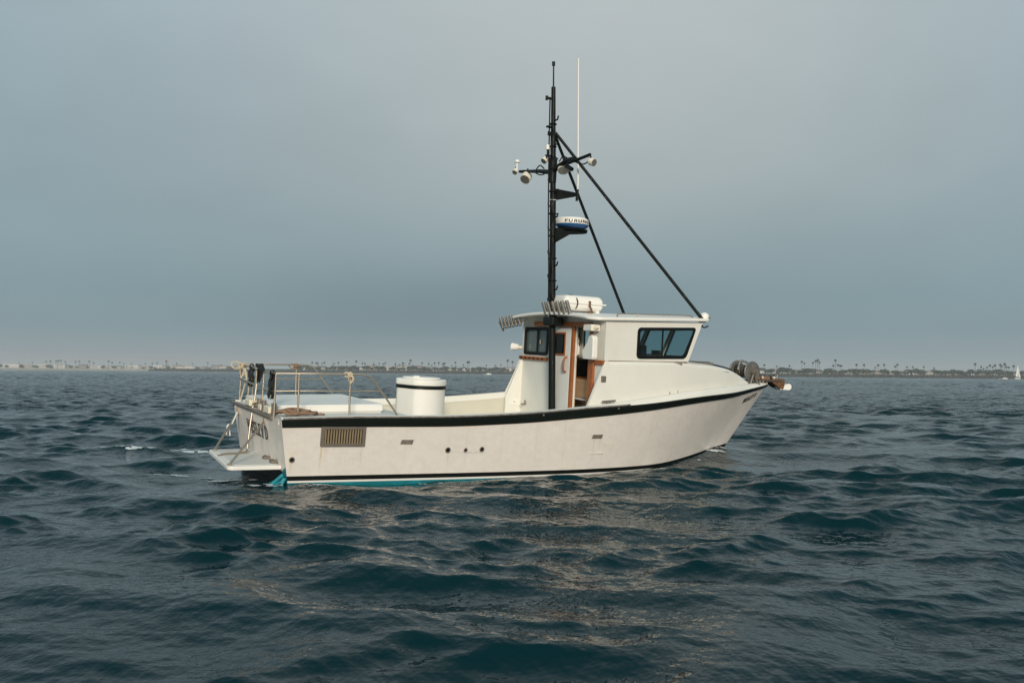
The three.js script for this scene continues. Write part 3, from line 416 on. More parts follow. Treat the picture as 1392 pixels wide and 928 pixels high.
// ---------------------------------------------------------------- deckhouse
const zIn = .17;
const yTr = spline([4.8, 5.17, 6.9, 7.3, 7.7, 8.1, 8.53, 8.92, 9.15, 9.36, 9.5], [1.765, 1.768, 1.80, 1.772, 1.762, 1.728, 1.678, 1.588, 1.515, 1.43, 1.40]);
part('trunk_side', both(grid(70, 8, (u, v) => {
  const xb = lerp(4.86, 9.46, u), xt = lerp(5.18, 9.40, u), zb = Math.max(.012, zs(xb) - .14), zt = Math.max(.01, zs(xt) - zIn), yb = yTop(xb) - .02, yt = yTr(xt);
  const K = [[0, 0], [.3, .28], [.6, .58], [.84, .86]]; let a, b; if (v < .45) { const k = K[Math.round(v * 8)]; a = k[0]; b = k[1]; return V(lerp(xb, xt, a), lerp(yb, yt, b), lerp(zb, zt, a) + .012 * Math.sin(Math.PI * a)); }
  const T = [[.012, -.055], [.0, -.02], [-.03, -.002], [-.08, .012], [-1, .05]][Math.round(v * 8) - 4]; return T[0] === -1 ? V(xt, yt + .05 * (zt > .3 ? 1 : zt / .3), 0) : V(xt, yt + T[1] * clamp((zt) / .2, .15, 1), Math.max(0, zt + T[0] * clamp(zt / .2)));
}, p => [p.x * .4, p.y * .4])), M.white);
for (const k of [1, -1]) { // wings aft of the bulkhead, and their capping
  const sh = new THREE.Shape(); sh.moveTo(4.865, .98); sh.lineTo(5.185, 1.765); sh.lineTo(5.24, 1.765); sh.lineTo(5.24, .32); sh.lineTo(4.86, .32); sh.closePath();
  part('wing_panel', new THREE.ExtrudeGeometry(sh, { depth: .04, bevelEnabled: true, bevelSize: .006, bevelThickness: .006, bevelSegments: 2 }).translate(0, 0, k > 0 ? 1.325 : -1.365), M.white);
}
{ const l = part('locker_door', rbx(4.93, 5.13, .83, .955, -1.326, -1.314, .004), M.bright); mesh('latch', rbx(5.02, 5.05, .885, .9, -1.316, -1.306, .003), M.steel, l); }
// upper sides, each with its window
const SL = .118, zSide = x => 1.35 - SL * (x - 5.17);
function roundPoly(pts, r) { const s = new THREE.Path(), n = pts.length; for (let i = 0; i < n; i++) { const p = new THREE.Vector2(...pts[i]), a = new THREE.Vector2(...pts[(i + n - 1) % n]).sub(p).normalize().multiplyScalar(r).add(p), b = new THREE.Vector2(...pts[(i + 1) % n]).sub(p).normalize().multiplyScalar(r).add(p); i ? s.lineTo(a.x, a.y) : s.moveTo(a.x, a.y); s.quadraticCurveTo(p.x, p.y, b.x, b.y); } s.closePath(); return s; }
const shapeOf = (outer, holes = [], r = 0) => { const s = new THREE.Shape(r ? roundPoly(outer, r).getPoints(6) : outer.map(p => new THREE.Vector2(...p))); s.holes.push(...holes); return s; };
const inset = (pts, d) => { const cx = pts.reduce((a, p) => a + p[0], 0) / pts.length, cy = pts.reduce((a, p) => a + p[1], 0) / pts.length; return pts.map(([x, y]) => [x + Math.sign(cx - x) * d, y + Math.sign(cy - y) * d]); };
const ext = (shape, depth, bevel = 0) => new THREE.ExtrudeGeometry(shape, { depth, curveSegments: 6, bevelEnabled: bevel > 0, bevelSize: bevel, bevelThickness: bevel, bevelSegments: 2 });
const WIN = [[5.87, 1.84], [6.975, 1.875], [7.20, 2.392], [5.87, 2.325]], SIDE = [[5.17, 1.765], [7.055, 1.80], [7.36, 2.50], [5.17, 2.42]];
const shear = g => { const p = g.attributes.position; for (let i = 0; i < p.count; i++) p.setZ(i, p.getZ(i) + zSide(p.getX(i))); g.computeVertexNormals(); return g; };
for (const k of [1, -1]) {
  const fl = g => k > 0 ? g : mirrorZ(g);
  const wall = part('cabin_side', fl(shear(ext(shapeOf(SIDE, [roundPoly(WIN, .07)]), .03).translate(0, 0, -.03))), M.white);
  mesh('lining', fl(shear(ext(shapeOf(inset(SIDE, .01), [roundPoly(WIN, .07)]), .008).translate(0, 0, -.042))), M.inside, wall);
  mesh('seam', fl(shear(bx(5.18, 7.05, 1.768, 1.776, -.002, .006).applyMatrix4(new THREE.Matrix4().set(1, 0, 0, 0, .0185, 1, 0, -.0958, 0, 0, 1, 0, 0, 0, 0, 1)))), M.rust, wall);
  const w = part('side_window', fl(shear(ext(shapeOf(inset(WIN, -.012), [roundPoly(inset(WIN, .034), .06)], .08), .02, .004).translate(0, 0, -.008))), M.rubber);
  const mid = 6.43; mesh('mullion', fl(shear(bx(mid - .012, mid + .012, 1.88, 2.32, -.012, .004))), M.rubber, w);
  mesh('pane', fl(shear(new THREE.ShapeGeometry(shapeOf([[5.89, 1.86], [mid, 1.87], [mid, 2.34], [5.89, 2.31]])).translate(0, 0, -.006))), M.glass, w);
  mesh('pane', fl(shear(new THREE.ShapeGeometry(shapeOf([[mid, 1.87], [6.96, 1.89], [7.17, 2.375], [mid, 2.34]])).translate(0, 0, -.002))), M.glass, w);
}
{ const v = part('side_vent', shear(bx(6.72, 6.92, 1.735, 1.785, -.03, .004)), M.worn); for (let i = 0; i < 5; i++) mesh('slat', shear(bx(6.735, 6.905, 1.741 + i * .009, 1.745 + i * .009, .004, .008)), M.dull, v); }
part('outlet_plate', rbx(5.10, 5.19, 1.43, 1.53, 1.38, 1.405, .008), M.dull);
// windscreen, raked forwards
{
  const up = V(.305, .70, 0).normalize(), nrm = V(.70, -.305, 0).normalize(), m = new THREE.Matrix4().makeBasis(V(0, 0, -1), up, nrm).setPosition(7.03, 1.80, 0), Lw = .765;
  const holes = [[-1.02, -.40], [-.34, .34], [.40, 1.02]].map(([a, b]) => [[a, .09], [b, .09], [b, Lw - .1], [a, Lw - .1]]);
  const w = part('windscreen', ext(shapeOf([[-1.12, 0], [1.12, 0], [1.09, Lw], [-1.09, Lw]], holes.map(h => roundPoly(h, .05))), .03).applyMatrix4(m), M.white);
  mesh('lining', ext(shapeOf([[-1.1, 0], [1.1, 0], [1.07, Lw - .02], [-1.07, Lw - .02]], holes.map(h => roundPoly(h, .05))), .01).translate(0, 0, -.015).applyMatrix4(m), M.inside, w);
  for (const h of holes) { mesh('frame', ext(shapeOf(inset(h, -.015), [roundPoly(inset(h, .03), .04)], .06), .02, .003).translate(0, 0, .018).applyMatrix4(m), M.rubber, w); mesh('pane', new THREE.ShapeGeometry(shapeOf(inset(h, -.005))).translate(0, 0, .02).applyMatrix4(m), M.glass, w); }
}
// aft bulkhead with window, sliding door and open doorway: drawn in (z, y), set at x = 5.17
const atBulk = (g, x) => g.applyMatrix4(new THREE.Matrix4().makeBasis(V(0, 0, 1), V(0, 1, 0), V(-1, 0, 0)).setPosition(x, 0, 0));
{
  const yR = z => 2.425 + .07 * (1 - (z / 1.35) ** 2), top = []; for (let i = 0; i <= 12; i++) { const z = 1.31 - 2.62 * i / 12; top.push([z, yR(z)]); }
  const O = [[-1.32, .31], [1.32, .31], [1.335, 1.70], ...top, [-1.335, 1.70]];
  const AW = [[-1.235, 1.805], [-.435, 1.81], [-.435, 2.262], [-1.235, 2.258]], DW = [[.47, .42], [.935, .42], [.935, 2.30], [.47, 2.30]];
  const b = part('aft_bulkhead', atBulk(ext(shapeOf(O, [roundPoly(AW, .05), roundPoly(DW, .01)]), .035), 5.205), M.white);
  mesh('lining', atBulk(ext(shapeOf(inset(O, .01), [roundPoly(AW, .05), roundPoly(DW, .01)]), .008), 5.216), M.inside, b);
  const w = part('aft_window', atBulk(ext(shapeOf(inset(AW, -.02), [roundPoly(inset(AW, .028), .04)], .06), .02, .004), 5.172), M.rubber);
  mesh('mullion', atBulk(bx(-.80, -.765, 1.82, 2.25, 0, .02), 5.172), M.rubber, w); mesh('pane', atBulk(new THREE.ShapeGeometry(shapeOf([[-1.22, 1.82], [-.78, 1.82], [-.78, 2.25], [-1.22, 2.25]])), 5.185), M.frost, w); mesh('pane', atBulk(new THREE.ShapeGeometry(shapeOf([[-.78, 1.82], [-.44, 1.82], [-.44, 2.25], [-.78, 2.25]])), 5.178), M.frost, w);
  mesh('latch', rbx(5.145, 5.165, 1.98, 2.06, -.70, -.66, .006), M.steel, w);
  const dw = [[-.15, 1.82], [.228, 1.82], [.228, 2.195], [-.15, 2.195]];
  const d = part('door', atBulk(ext(shapeOf([[-.24, .36], [.388, .36], [.388, 2.27], [-.24, 2.27]], [roundPoly(dw, .02)]), .03, .004), 5.155), M.bright);
  mesh('window_frame', atBulk(ext(shapeOf(inset(dw, -.012), [roundPoly(inset(dw, .018), .01)]), .012), 5.12), M.wood, d); mesh('pane', atBulk(new THREE.ShapeGeometry(shapeOf(dw)), 5.138), M.smoked, d);
  mesh('handle', [pipe([V(5.115, 1.79, .30), V(5.07, 1.76, .30), V(5.06, 1.66, .295), V(5.07, 1.56, .29), V(5.115, 1.53, .29)], .018, 24, 8)], M.wood, d);
  const f = part('door_frame', [rbx(5.125, 5.165, .34, 2.31, .385, .475, .006), rbx(5.11, 5.168, 2.302, 2.385, -.86, .97, .008), rbx(5.13, 5.18, .34, 1.78, .935, 1.09, .008), rbx(5.13, 5.18, 1.78, 2.30, .935, .985, .008), rbx(5.14, 5.18, 1.70, 1.775, 1.085, 1.36, .006)].map(g => scaleUV(g, 1)), M.wood);
  const h = part('peg_rail', rbx(5.13, 5.172, 1.688, 1.752, -1.40, -.40, .008), M.wood); for (let i = 0; i < 6; i++) mesh('peg', rod(V(5.13, 1.715, -1.27 + i * .15), V(5.095, 1.725, -1.27 + i * .15), .012), M.dark, h);
  part('grab_bracket', [rbx(5.08, 5.17, .86, .88, -1.16, -1.10, .004), rbx(5.15, 5.17, .86, .94, -1.14, -1.12, .004)], M.dull);
}
// inside the cabin
part('cabin_sole', bx(5.22, 6.4, .31, .33, -1.0, 1.0), M.inside);
part('dashboard', [rbx(6.5, 7.05, 1.0, 1.86, -1.0, .98, .03)], M.inside);
{ const s = part('steering_wheel', new THREE.TorusGeometry(.2, .014, 8, 32).rotateY(Math.PI / 2).translate(6.42, 1.66, .45), M.dull); mesh('spoke', [rod(V(6.42, 1.46, .45), V(6.42, 1.86, .45), .009), rod(V(6.42, 1.66, .25), V(6.42, 1.66, .65), .009)], M.dull, s); }
part('plotter', [rbx(6.62, 6.7, 1.88, 2.06, .1, .42, .015), rbx(6.66, 6.72, 1.9, 1.98, .6, .8, .01)], M.dark);
part('overhead_console', rbx(6.35, 6.62, 2.27, 2.42, -.1, .35, .03), M.dark);
part('partition', [rbx(5.31, 5.335, 1.76, 2.38, -.2, .47, .005)], M.cream);
{ const b = part('bench', rbx(5.32, 5.9, 1.11, 1.43, -.55, .95, .03), M.tan); mesh('plinth', bx(5.40, 5.88, .33, 1.09, -.53, .58), M.inside, b); mesh('sill', rbx(5.375, 5.45, 1.43, 1.46, -.5, .6, .006), M.wood, b); }
// roof
const roofY = (x, z) => 2.425 + .036 * (x - 4.9) + .085 * (1 - (z / 1.4) ** 2);
{
  const hw = x => Math.min(1.40 - Math.max(0, (x - 5.2)) * .112, 1.40) * (x < 5.05 ? Math.sqrt(clamp(1 - ((5.05 - x) / .2) ** 2 * .28)) : 1) * (x > 7.42 ? Math.sqrt(clamp(1 - ((x - 7.42) / .16) ** 2 * .3)) : 1);
  const top = grid(40, 24, (u, v) => { const x = lerp(4.88, 7.56, u), z = hw(x) * (v * 2 - 1); return V(x, roofY(x, z) + .03, z); }, p => [p.x * .4, p.z * .4]), bot = grid(40, 24, (u, v) => { const x = lerp(4.885, 7.555, u), z = (hw(x) - .004) * (v * 2 - 1); return V(x, roofY(x, z) - .02, z); });
  const edge = grid(160, 4, (u, v) => { const t = u * 4, i = Math.min(3, Math.floor(t)), f = t - i; const a = [[4.88, -1], [4.88, 1], [7.56, 1], [7.56, -1], [4.88, -1]], x = lerp(a[i][0], a[i + 1][0], f), k = lerp(a[i][1], a[i + 1][1], f), z = hw(x) * k, b = .012 * Math.sin(Math.PI * v); return V(x + (i === 0 ? -b : i === 2 ? b : 0), lerp(roofY(x, z) - .02, roofY(x, z) + .03, v), z + (i === 1 ? b : i === 3 ? -b : 0)); }, p => [p.x * .4, p.z * .4]);
  const r = part('roof', [top, edge], M.bright); mesh('headliner', bot, M.white, r);
  mesh('roof_rail', pipe([V(5.45, 2.50, 1.24), V(5.52, 2.545, 1.22), V(6.3, 2.575, 1.13), V(7.1, 2.605, 1.04), V(7.2, 2.57, 1.03)], .011, 60), M.steel, r);
  for (const [x, z] of [[5.9, 1.19], [6.5, 1.115], [6.62, 1.10]]) mesh('rail_foot', rod(V(x, 2.48, z), V(x, 2.565, z), .012), M.steel, r);
  mesh('gutter', [rod(V(5.0, 2.39, -1.0), V(4.93, 2.44, -.75), .011), rod(V(5.0, 2.39, -1.0), V(5.0, 2.39, -1.2), .011)], M.steel, r);
}
{ // horn and light on the roof's forward corner, where the stay lands
  const h = part('roof_light', new THREE.SphereGeometry(.085, 20, 14, 0, Math.PI * 2, 0, Math.PI * .62).scale(1.05, .95, 1).translate(7.47, 2.605, 1.0), M.bright);
  mesh('foot', [rbx(7.41, 7.54, 2.535, 2.60, .94, 1.06, .01), rod(V(7.36, 2.52, 1.0), V(7.40, 2.64, 1.0), .03)], M.dull, h); mesh('lens', rod(V(7.5, 2.585, 1.05), V(7.53, 2.585, 1.09), .03), M.lens, h);
  part('horn', [pipe([V(7.36, 2.44, 1.08), V(7.42, 2.42, 1.08), V(7.5, 2.45, 1.08)], .012), rod(V(7.34, 2.44, 1.08), V(7.37, 2.44, 1.08), .025, .02)], M.dark);
}
// cabin lights at the aft corners
{ const f = (p, d, s) => { const g = new THREE.CylinderGeometry(.075 * s, .05 * s, .13 * s, 18), q = new THREE.Quaternion().setFromUnitVectors(V(0, 1, 0), V(...d).normalize()); g.applyQuaternion(q).translate(...p); return g; };
  const a = part('deck_light', [rbx(4.98, 5.15, 2.235, 2.345, .97, 1.22, .02)], M.bright); mesh('lens', new THREE.ConeGeometry(.06, .09, 4).rotateZ(-Math.PI / 2).rotateY(-Math.PI / 2).translate(5.06, 2.29, 1.27), M.cream, a);
  const b = part('deck_light', f([5.06, 1.905, -1.42], [-.6, 0, -.8], 1), M.bright); mesh('bracket', rod(V(5.06, 1.90, -1.40), V(5.15, 1.90, -1.31), .03), M.cream, b); }
// rod holders
function rodHolder(parent, p, d, L = .27, r = .024) { const dir = V(...d).normalize(), a = V(...p), b = a.clone().addScaledVector(dir, L); const t = mesh('holder', rod(a, b, r, r, 14), M.alu, parent); return [a, b]; }
{
  const A = part('rod_rack', [rod(V(4.95, 2.335, -1.78), V(4.95, 2.385, -1.0), .012), rod(V(4.95, 2.30, -1.70), V(4.95, 2.36, -1.0), .01), rod(V(4.95, 2.385, -1.0), V(5.0, 2.44, -.86), .012)], M.steel);
  for (let i = 0; i < 6; i++) rodHolder(A, [4.93, 2.235 + i * .013, -1.70 + i * .132], [-.02, .2, -.10], .22, .028);
  mesh('end_holder', rod(V(4.94, 2.20, -1.70), V(4.94, 2.36, -1.88), .02), M.alu, A);
  const B = part('rod_rack', [rod(V(4.90, 2.53, -.12), V(4.90, 2.55, .66), .012), rod(V(4.90, 2.60, -.14), V(4.90, 2.61, .62), .01), rod(V(4.9, 2.44, -.0), V(4.9, 2.66, -.0), .022)], M.steel);
  for (let i = 0; i < 6; i++) rodHolder(B, [4.89, 2.485 + i * .004, -.06 + i * .152], [-.02, .24, -.12], .24, .033);
}
// ---------------------------------------------------------------- mast
const mx = y => 5.105 - .0553 * y;
{
  const m = part('mast', [rod(V(mx(.3), .3, 0), V(mx(2.44), 2.44, 0), .062, .060, 20), rod(V(mx(2.5), 2.5, 0), V(mx(4.6), 4.6, 0), .056, .052, 20), rod(V(mx(4.6), 4.6, 0), V(mx(5.62), 5.62, 0), .049, .046, 18), rod(V(mx(5.62), 5.62, 0), V(mx(6.37), 6.37, 0), .042, .037, 16), rod(V(mx(6.37), 6.37, 0), V(mx(6.78), 6.78, 0), .014, .011), rod(V(mx(6.73), 6.73, 0), V(mx(6.80), 6.80, 0), .027, .027)], M.mast);
  mesh('collar', [rbx(mx(2.38) - .12, mx(2.38) + .12, 2.31, 2.46, -.13, .2, .03), rod(V(mx(2.46), 2.44, 0), V(mx(2.56), 2.56, 0), .085, .075, 20)], M.mast, m);
  mesh('base_plate', rbx(mx(.3) - .15, mx(.3) + .15, .3, .325, -.15, .15, .01), M.mast, m);
  for (let i = 0; i < 16; i++) { const y = 2.72 + i * .205, k = i % 2 ? 1 : -1, x = mx(y); mesh('step', [rod(V(x, y, k * .05), V(x, y, k * .14), .013), rod(V(x, y, k * .135), V(x, y + .06, k * .165), .013)], M.mast, m); }
  mesh('cable', pipe([V(mx(2.5) - .07, 2.5, -.02), V(mx(3.2) - .075, 3.2, .0), V(mx(4) - .07, 4, -.03), V(mx(4.9) - .075, 4.9, -.02), V(mx(5.6) - .06, 5.6, -.03), V(mx(6.2) - .055, 6.2, -.02)], .012, 60, 8), M.mast, m);
  mesh('cable', pipe(Array.from({ length: 22 }, (_, i) => { const y = 2.55 + i * .16; return V(mx(y) - .05 + .03 * Math.sin(i * 2.1), y, .055 + .022 * Math.sin(i * 1.3)); }), .010, 120, 7), M.mast, m);
  for (let i = 0; i < 9; i++) { const y = 2.7 + i * .38; mesh('cable_clamp', new THREE.TorusGeometry(.072 - .002 * i, .011, 6, 18).rotateX(Math.PI / 2).translate(mx(y) - .008, y, .006), M.dark, m); }
  mesh('bracket', [rbx(mx(6.17) - .13, mx(6.17), 6.15, 6.18, -.02, .02, .005), rod(V(mx(6.17) - .13, 6.13, 0), V(mx(6.17) - .13, 6.2, 0), .025)], M.mast, m); mesh('bracket', [rbx(mx(5.69) - .13, mx(5.69), 5.67, 5.70, -.03, .03, .005), rbx(mx(5.58) - .1, mx(5.58), 5.54, 5.6, -.025, .025, .005)], M.mast, m);
  mesh('masthead_light', [rod(V(mx(5.3) - .1, 5.30, -.02), V(mx(5.3) - .1, 5.38, -.02), .033)], M.bright, m); mesh('light_bracket', [rod(V(mx(5.18) - .1, 5.18, -.02), V(mx(5.3) - .1, 5.31, -.02), .014), rod(V(mx(5.2), 5.2, 0), V(mx(5.2) - .12, 5.19, -.02), .02)], M.mast, m);
  mesh('tie', new THREE.TorusGeometry(.068, .006, 6, 20).rotateX(Math.PI / 2).translate(mx(4.45), 4.45, 0), M.bright, m);
}
{ // crossarm with its lamps
  const x = mx(5.05), c = part('crossarm', [rod(V(x, 4.93, -.02), V(x, 5.0, -.42), .045, .035), rod(V(x, 5.0, -.4), V(x, 5.10, -1.18), .034, .026), rod(V(x, 4.95, 0), V(x, 5.06, .45), .05, .04), rod(V(x, 5.055, .42), V(x, 5.045, .70), .05), rod(V(x - .03, 5.0, .55), V(x + .02, 5.06, 1.12), .026), rod(V(x, 4.97, .45), V(x, 4.89, .62), .035), rod(V(x, 4.75, 0), V(x, 5.15, 0), .068)], M.mast);
  for (const pts of [[V(x, 5.03, -.3), V(x - .02, 5.10, -.42), V(x, 5.02, -.6), V(x, 4.96, -.5), V(x, 4.93, -.36), V(x, 4.95, -.2)], [V(x, 5.08, .2), V(x - .02, 5.14, .35), V(x, 5.08, .5)], [V(x, 5.0, .7), V(x + .01, 4.93, .95), V(x, 4.97, 1.2)], [V(x, 5.15, -.1), V(x, 5.2, 0), V(x, 5.13, .15)]]) mesh('cable', pipe(pts, .011, 30, 6, .5), M.mast, c);
  const lamp = (p, d, r) => { const dir = V(...d).normalize(), a = V(...p), b = a.clone().addScaledVector(dir, r * 1.25), back = a.clone().addScaledVector(dir, -r * .5); const l = part('floodlight', [rod(a, b, r * .96, r, 22), rod(back, a, r * .5, r * .96, 22)], M.cream); mesh('lens', rod(b, b.clone().addScaledVector(dir, .006), r * .9, r * .9, 22), M.lens, l); mesh('yoke', rod(a, V(a.x, a.y + r * 1.35, a.z), .014), M.mast, l); };
  lamp([x + .02, 4.99, -.92], [-.55, -.62, .35], .095); lamp([x + .08, 5.03, .2], [-.2, -.75, .5], .10); lamp([x, 5.14, -1.33], [-.5, -.6, .3], .05); lamp([x - .08, 5.16, -.12], [-.5, -.5, .1], .055); lamp([x - .02, 4.93, 1.2], [.3, -.3, .9], .062);
  part('gps_antenna', [rod(V(x, 5.15, -1.30), V(x, 5.29, -1.30), .016), rod(V(x, 5.285, -1.30), V(x, 5.325, -1.30), .05, .045, 18)], M.bright);
  part('whip_antenna', [rod(V(5.36, 4.55, -.02), V(5.36, 4.8, -.02), .017), rod(V(5.36, 4.8, -.02), V(5.235, 6.93, -.02), .017, .012), rod(V(5.235, 6.93, -.02), V(5.235, 6.96, -.02), .012)], M.bright);
  const sh = shapeOf([[mx(4.6), 4.44], [mx(4.7), 4.66], [5.33, 4.64], [5.36, 4.58]]); part('antenna_bracket', [ext(sh, .02).translate(0, 0, -.03), rod(V(5.35, 4.50, -.02), V(5.36, 4.7, -.02), .022)], M.mast);
}
{ // radar
  const pr = [[0, 0], [.2, 0], [.25, .015], [.278, .04], [.286, .066]], up = [[.286, .066], [.289, .08], [.289, .13], [.278, .158], [.24, .180], [.15, .190], [0, .193]].map(p => new THREE.Vector2(...p));
  const rx = 5.27, ry = 4.005, r = part('radar', new THREE.LatheGeometry(up, 40).translate(rx, ry, 0), M.bright); mesh('base', new THREE.LatheGeometry(pr.map(p => new THREE.Vector2(...p)), 40).translate(rx, ry, 0), M.blue, r);
  const [g, w] = textGeo('FURUNO', sans, .052, .003), p = g.attributes.position; for (let i = 0; i < p.count; i++) { const a = (p.getX(i) / w - .5) * 1.7, y = ry + .079 + p.getY(i), R = .2905 + p.getZ(i), th = -.14 + a; p.setXYZ(i, rx + R * Math.sin(th), y, R * Math.cos(th)); } g.computeVertexNormals(); mesh('lettering', g, M.letter, r);
  part('radar_bracket', [ext(shapeOf([[mx(3.7), 3.72], [mx(3.98), 3.98], [5.55, 3.99], [5.53, 3.94], [5.2, 3.90]]), .05).translate(0, 0, -.06), ext(shapeOf([[mx(3.7), 3.72], [mx(3.98), 3.98], [5.55, 3.99], [5.53, 3.94], [5.2, 3.90]]), .05).translate(0, 0, .03), rbx(5.05, 5.5, 3.975, 4.003, -.15, .15, .01)], M.mast);
}
for (const k of [1, -1]) { const s = part('mast_stay', rod(V(mx(5.6) + .03, 5.6, .02 * k), V(k > 0 ? 7.38 : 7.27, 2.56, 1.06 * k), .026, .029, 14), M.mast); mesh('foot', [rbx(k > 0 ? 7.33 : 7.22, k > 0 ? 7.43 : 7.32, 2.505, 2.55, 1.06 * k - .05, 1.06 * k + .05, .01)], M.dull, s); }
// deck fittings
{ const c = part('cleat', [rod(V(5.10, 1.125, 1.46), V(5.36, 1.145, 1.445), .014), rod(V(5.2, 1.03, 1.45), V(5.2, 1.135, 1.45), .016), rod(V(5.26, 1.03, 1.45), V(5.26, 1.14, 1.45), .016)], M.dull); }
for (const [x, z] of [[6.62, 1.22], [6.82, 1.18]]) part('deck_stud', [rod(V(x, yTop(x) - .02, z), V(x, yTop(x) + .04, z), .012)], M.dull);
for (const x of [3.95, 5.35]) part('rail_fitting', rod(V(x, yBT(x) - .03, zs(x) + .028), V(x, yBT(x) - .03, zs(x) + .045), .016), M.steel);
{ const h = part('deck_hatch', rbx(7.75, 8.35, 1.75, 1.805, -.3, .3, .012), M.dull); mesh('hatch_lens', rbx(7.8, 8.3, 1.803, 1.815, -.25, .25, .005), M.smoked, h); }
part('grab_rail', [pipe([V(8.35, 1.70, .12), V(8.4, 1.77, .12), V(8.75, 1.73, .08), V(9.0, 1.68, .05), V(9.05, 1.6, .05)], .014, 40)], M.dark);
// anchor winch and bow roller
{
  const wx = 9.40, wy = 1.665, w = part('anchor_winch', [rod(V(wx, wy, -.22), V(wx, wy, .22), .07, .07, 20)], M.galv);
  for (const z of [-.22, .2]) mesh('flange', [new THREE.CylinderGeometry(.185, .185, .03, 32).rotateX(Math.PI / 2).translate(wx, wy, z), new THREE.TorusGeometry(.18, .018, 8, 36).translate(wx, wy, z)], M.galv, w);
  mesh('motor', [rod(V(wx, wy, .21), V(wx, wy, .31), .07, .06, 20), rod(V(wx, wy, .30), V(wx, wy, .335), .032, .03, 14)], M.dull, w);
  mesh('guard', [pipe([V(wx - .18, wy + .02, .0), V(wx - .12, wy + .19, 0), V(wx + .02, wy + .16, .05), V(wx + .06, wy, .1)], .022, 30)], M.galv, w);
  mesh('stand', [rbx(wx - .16, wx + .16, 1.41, 1.45, -.28, .28, .01), rod(V(wx - .08, 1.43, .26), V(wx, wy, .26), .022), rod(V(wx + .1, 1.43, .26), V(wx, wy, .26), .022), rod(V(wx - .08, 1.43, -.26), V(wx, wy, -.26), .022), rod(V(wx + .1, 1.43, -.26), V(wx, wy, -.26), .022)], M.dull, w);
  for (let i = 0; i < 9; i++) mesh('rode', new THREE.TorusGeometry(.095 + .012 * (i % 2), .02, 6, 24).translate(wx, wy, -.16 + i * .04), M.chain, w);
  const b = part('bow_roller', [rbx(9.55, 10.30, 1.475, 1.515, -.12, -.09, .006), rbx(9.55, 10.30, 1.475, 1.515, .09, .12, .006)], M.chain); mesh('plank', rbx(9.52, 10.22, 1.49, 1.53, -.09, .09, .01), M.rust, b);
  for (const z of [-.11, .09]) mesh('cheek', ext(shapeOf([[10.02, 1.53], [10.34, 1.54], [10.37, 1.45], [10.33, 1.34], [10.22, 1.37], [10.05, 1.46]]), .02, .004).translate(0, 0, z), M.rust, b);
  mesh('roller', [rod(V(10.27, 1.46, -.09), V(10.27, 1.46, .09), .06, .06, 18)], M.chain, b); mesh('pin', rod(V(10.16, 1.54, .10), V(10.16, 1.62, .10), .012), M.steel, b);
  for (const x of [9.62, 9.75, 9.92]) mesh('stanchion', rod(V(x, 1.44, .2 - (x - 9.62) * .4), V(x, 1.50, .2 - (x - 9.62) * .4), .01), M.steel, b);
  mesh('fairlead', [rbx(9.78, 9.86, 1.53, 1.575, -.06, .06, .012), rbx(9.95, 10.02, 1.53, 1.565, -.05, .05, .012), rbx(10.12, 10.22, 1.53, 1.58, -.05, .03, .015)], M.bright, b);
  mesh('shackle', [new THREE.TorusGeometry(.05, .014, 6, 18).rotateY(.6).translate(9.68, 1.60, .05), new THREE.TorusGeometry(.06, .013, 6, 18).rotateX(1.2).translate(9.86, 1.57, -.03), new THREE.TorusGeometry(.045, .014, 6, 16).rotateX(.7).rotateY(.4).translate(10.1, 1.585, .03)], M.chain, b);
  mesh('lashing', pipe(Array.from({ length: 40 }, (_, i) => V(9.58 + i * .011 + .04 * Math.sin(i * 1.9), 1.545 + .035 * Math.sin(i * 2.7), .10 * Math.sin(i * 1.1))), .014, 200, 6), M.rope, b);
  // links from winch to roller
  for (let i = 0; i < 12; i++) { const x = lerp(9.56, 10.24, i / 11), y = lerp(1.60, 1.545, i / 11), g = new THREE.TorusGeometry(.03, .011, 6, 14).scale(1.4, 1, 1); if (i % 2) g.rotateX(Math.PI / 2); mesh('chain_link', g.translate(x, y, 0), M.chain, b); }
}
{ // anchor hanging from the roller
  const a = aboard('anchor', 'white painted plough anchor hanging from the rusty bow roller', 'anchor', [10.3, 1.42, 0]);
  mesh('shank', rod(V(-.55, .13, 0), V(.02, .0, 0), .022, .026), M.galv, a);
  const sh = new THREE.Shape(); sh.moveTo(-.02, -.1); sh.lineTo(.20, -.105); sh.quadraticCurveTo(.28, -.09, .29, -.02); sh.quadraticCurveTo(.28, .03, .21, .02); sh.lineTo(.1, -.02); sh.lineTo(-.02, -.06); sh.closePath();
  for (const k of [1, -1]) mesh('fluke', ext(sh, .012, .004).rotateX(-.35 * k).translate(0, 0, .05 * k), M.bright, a);
}
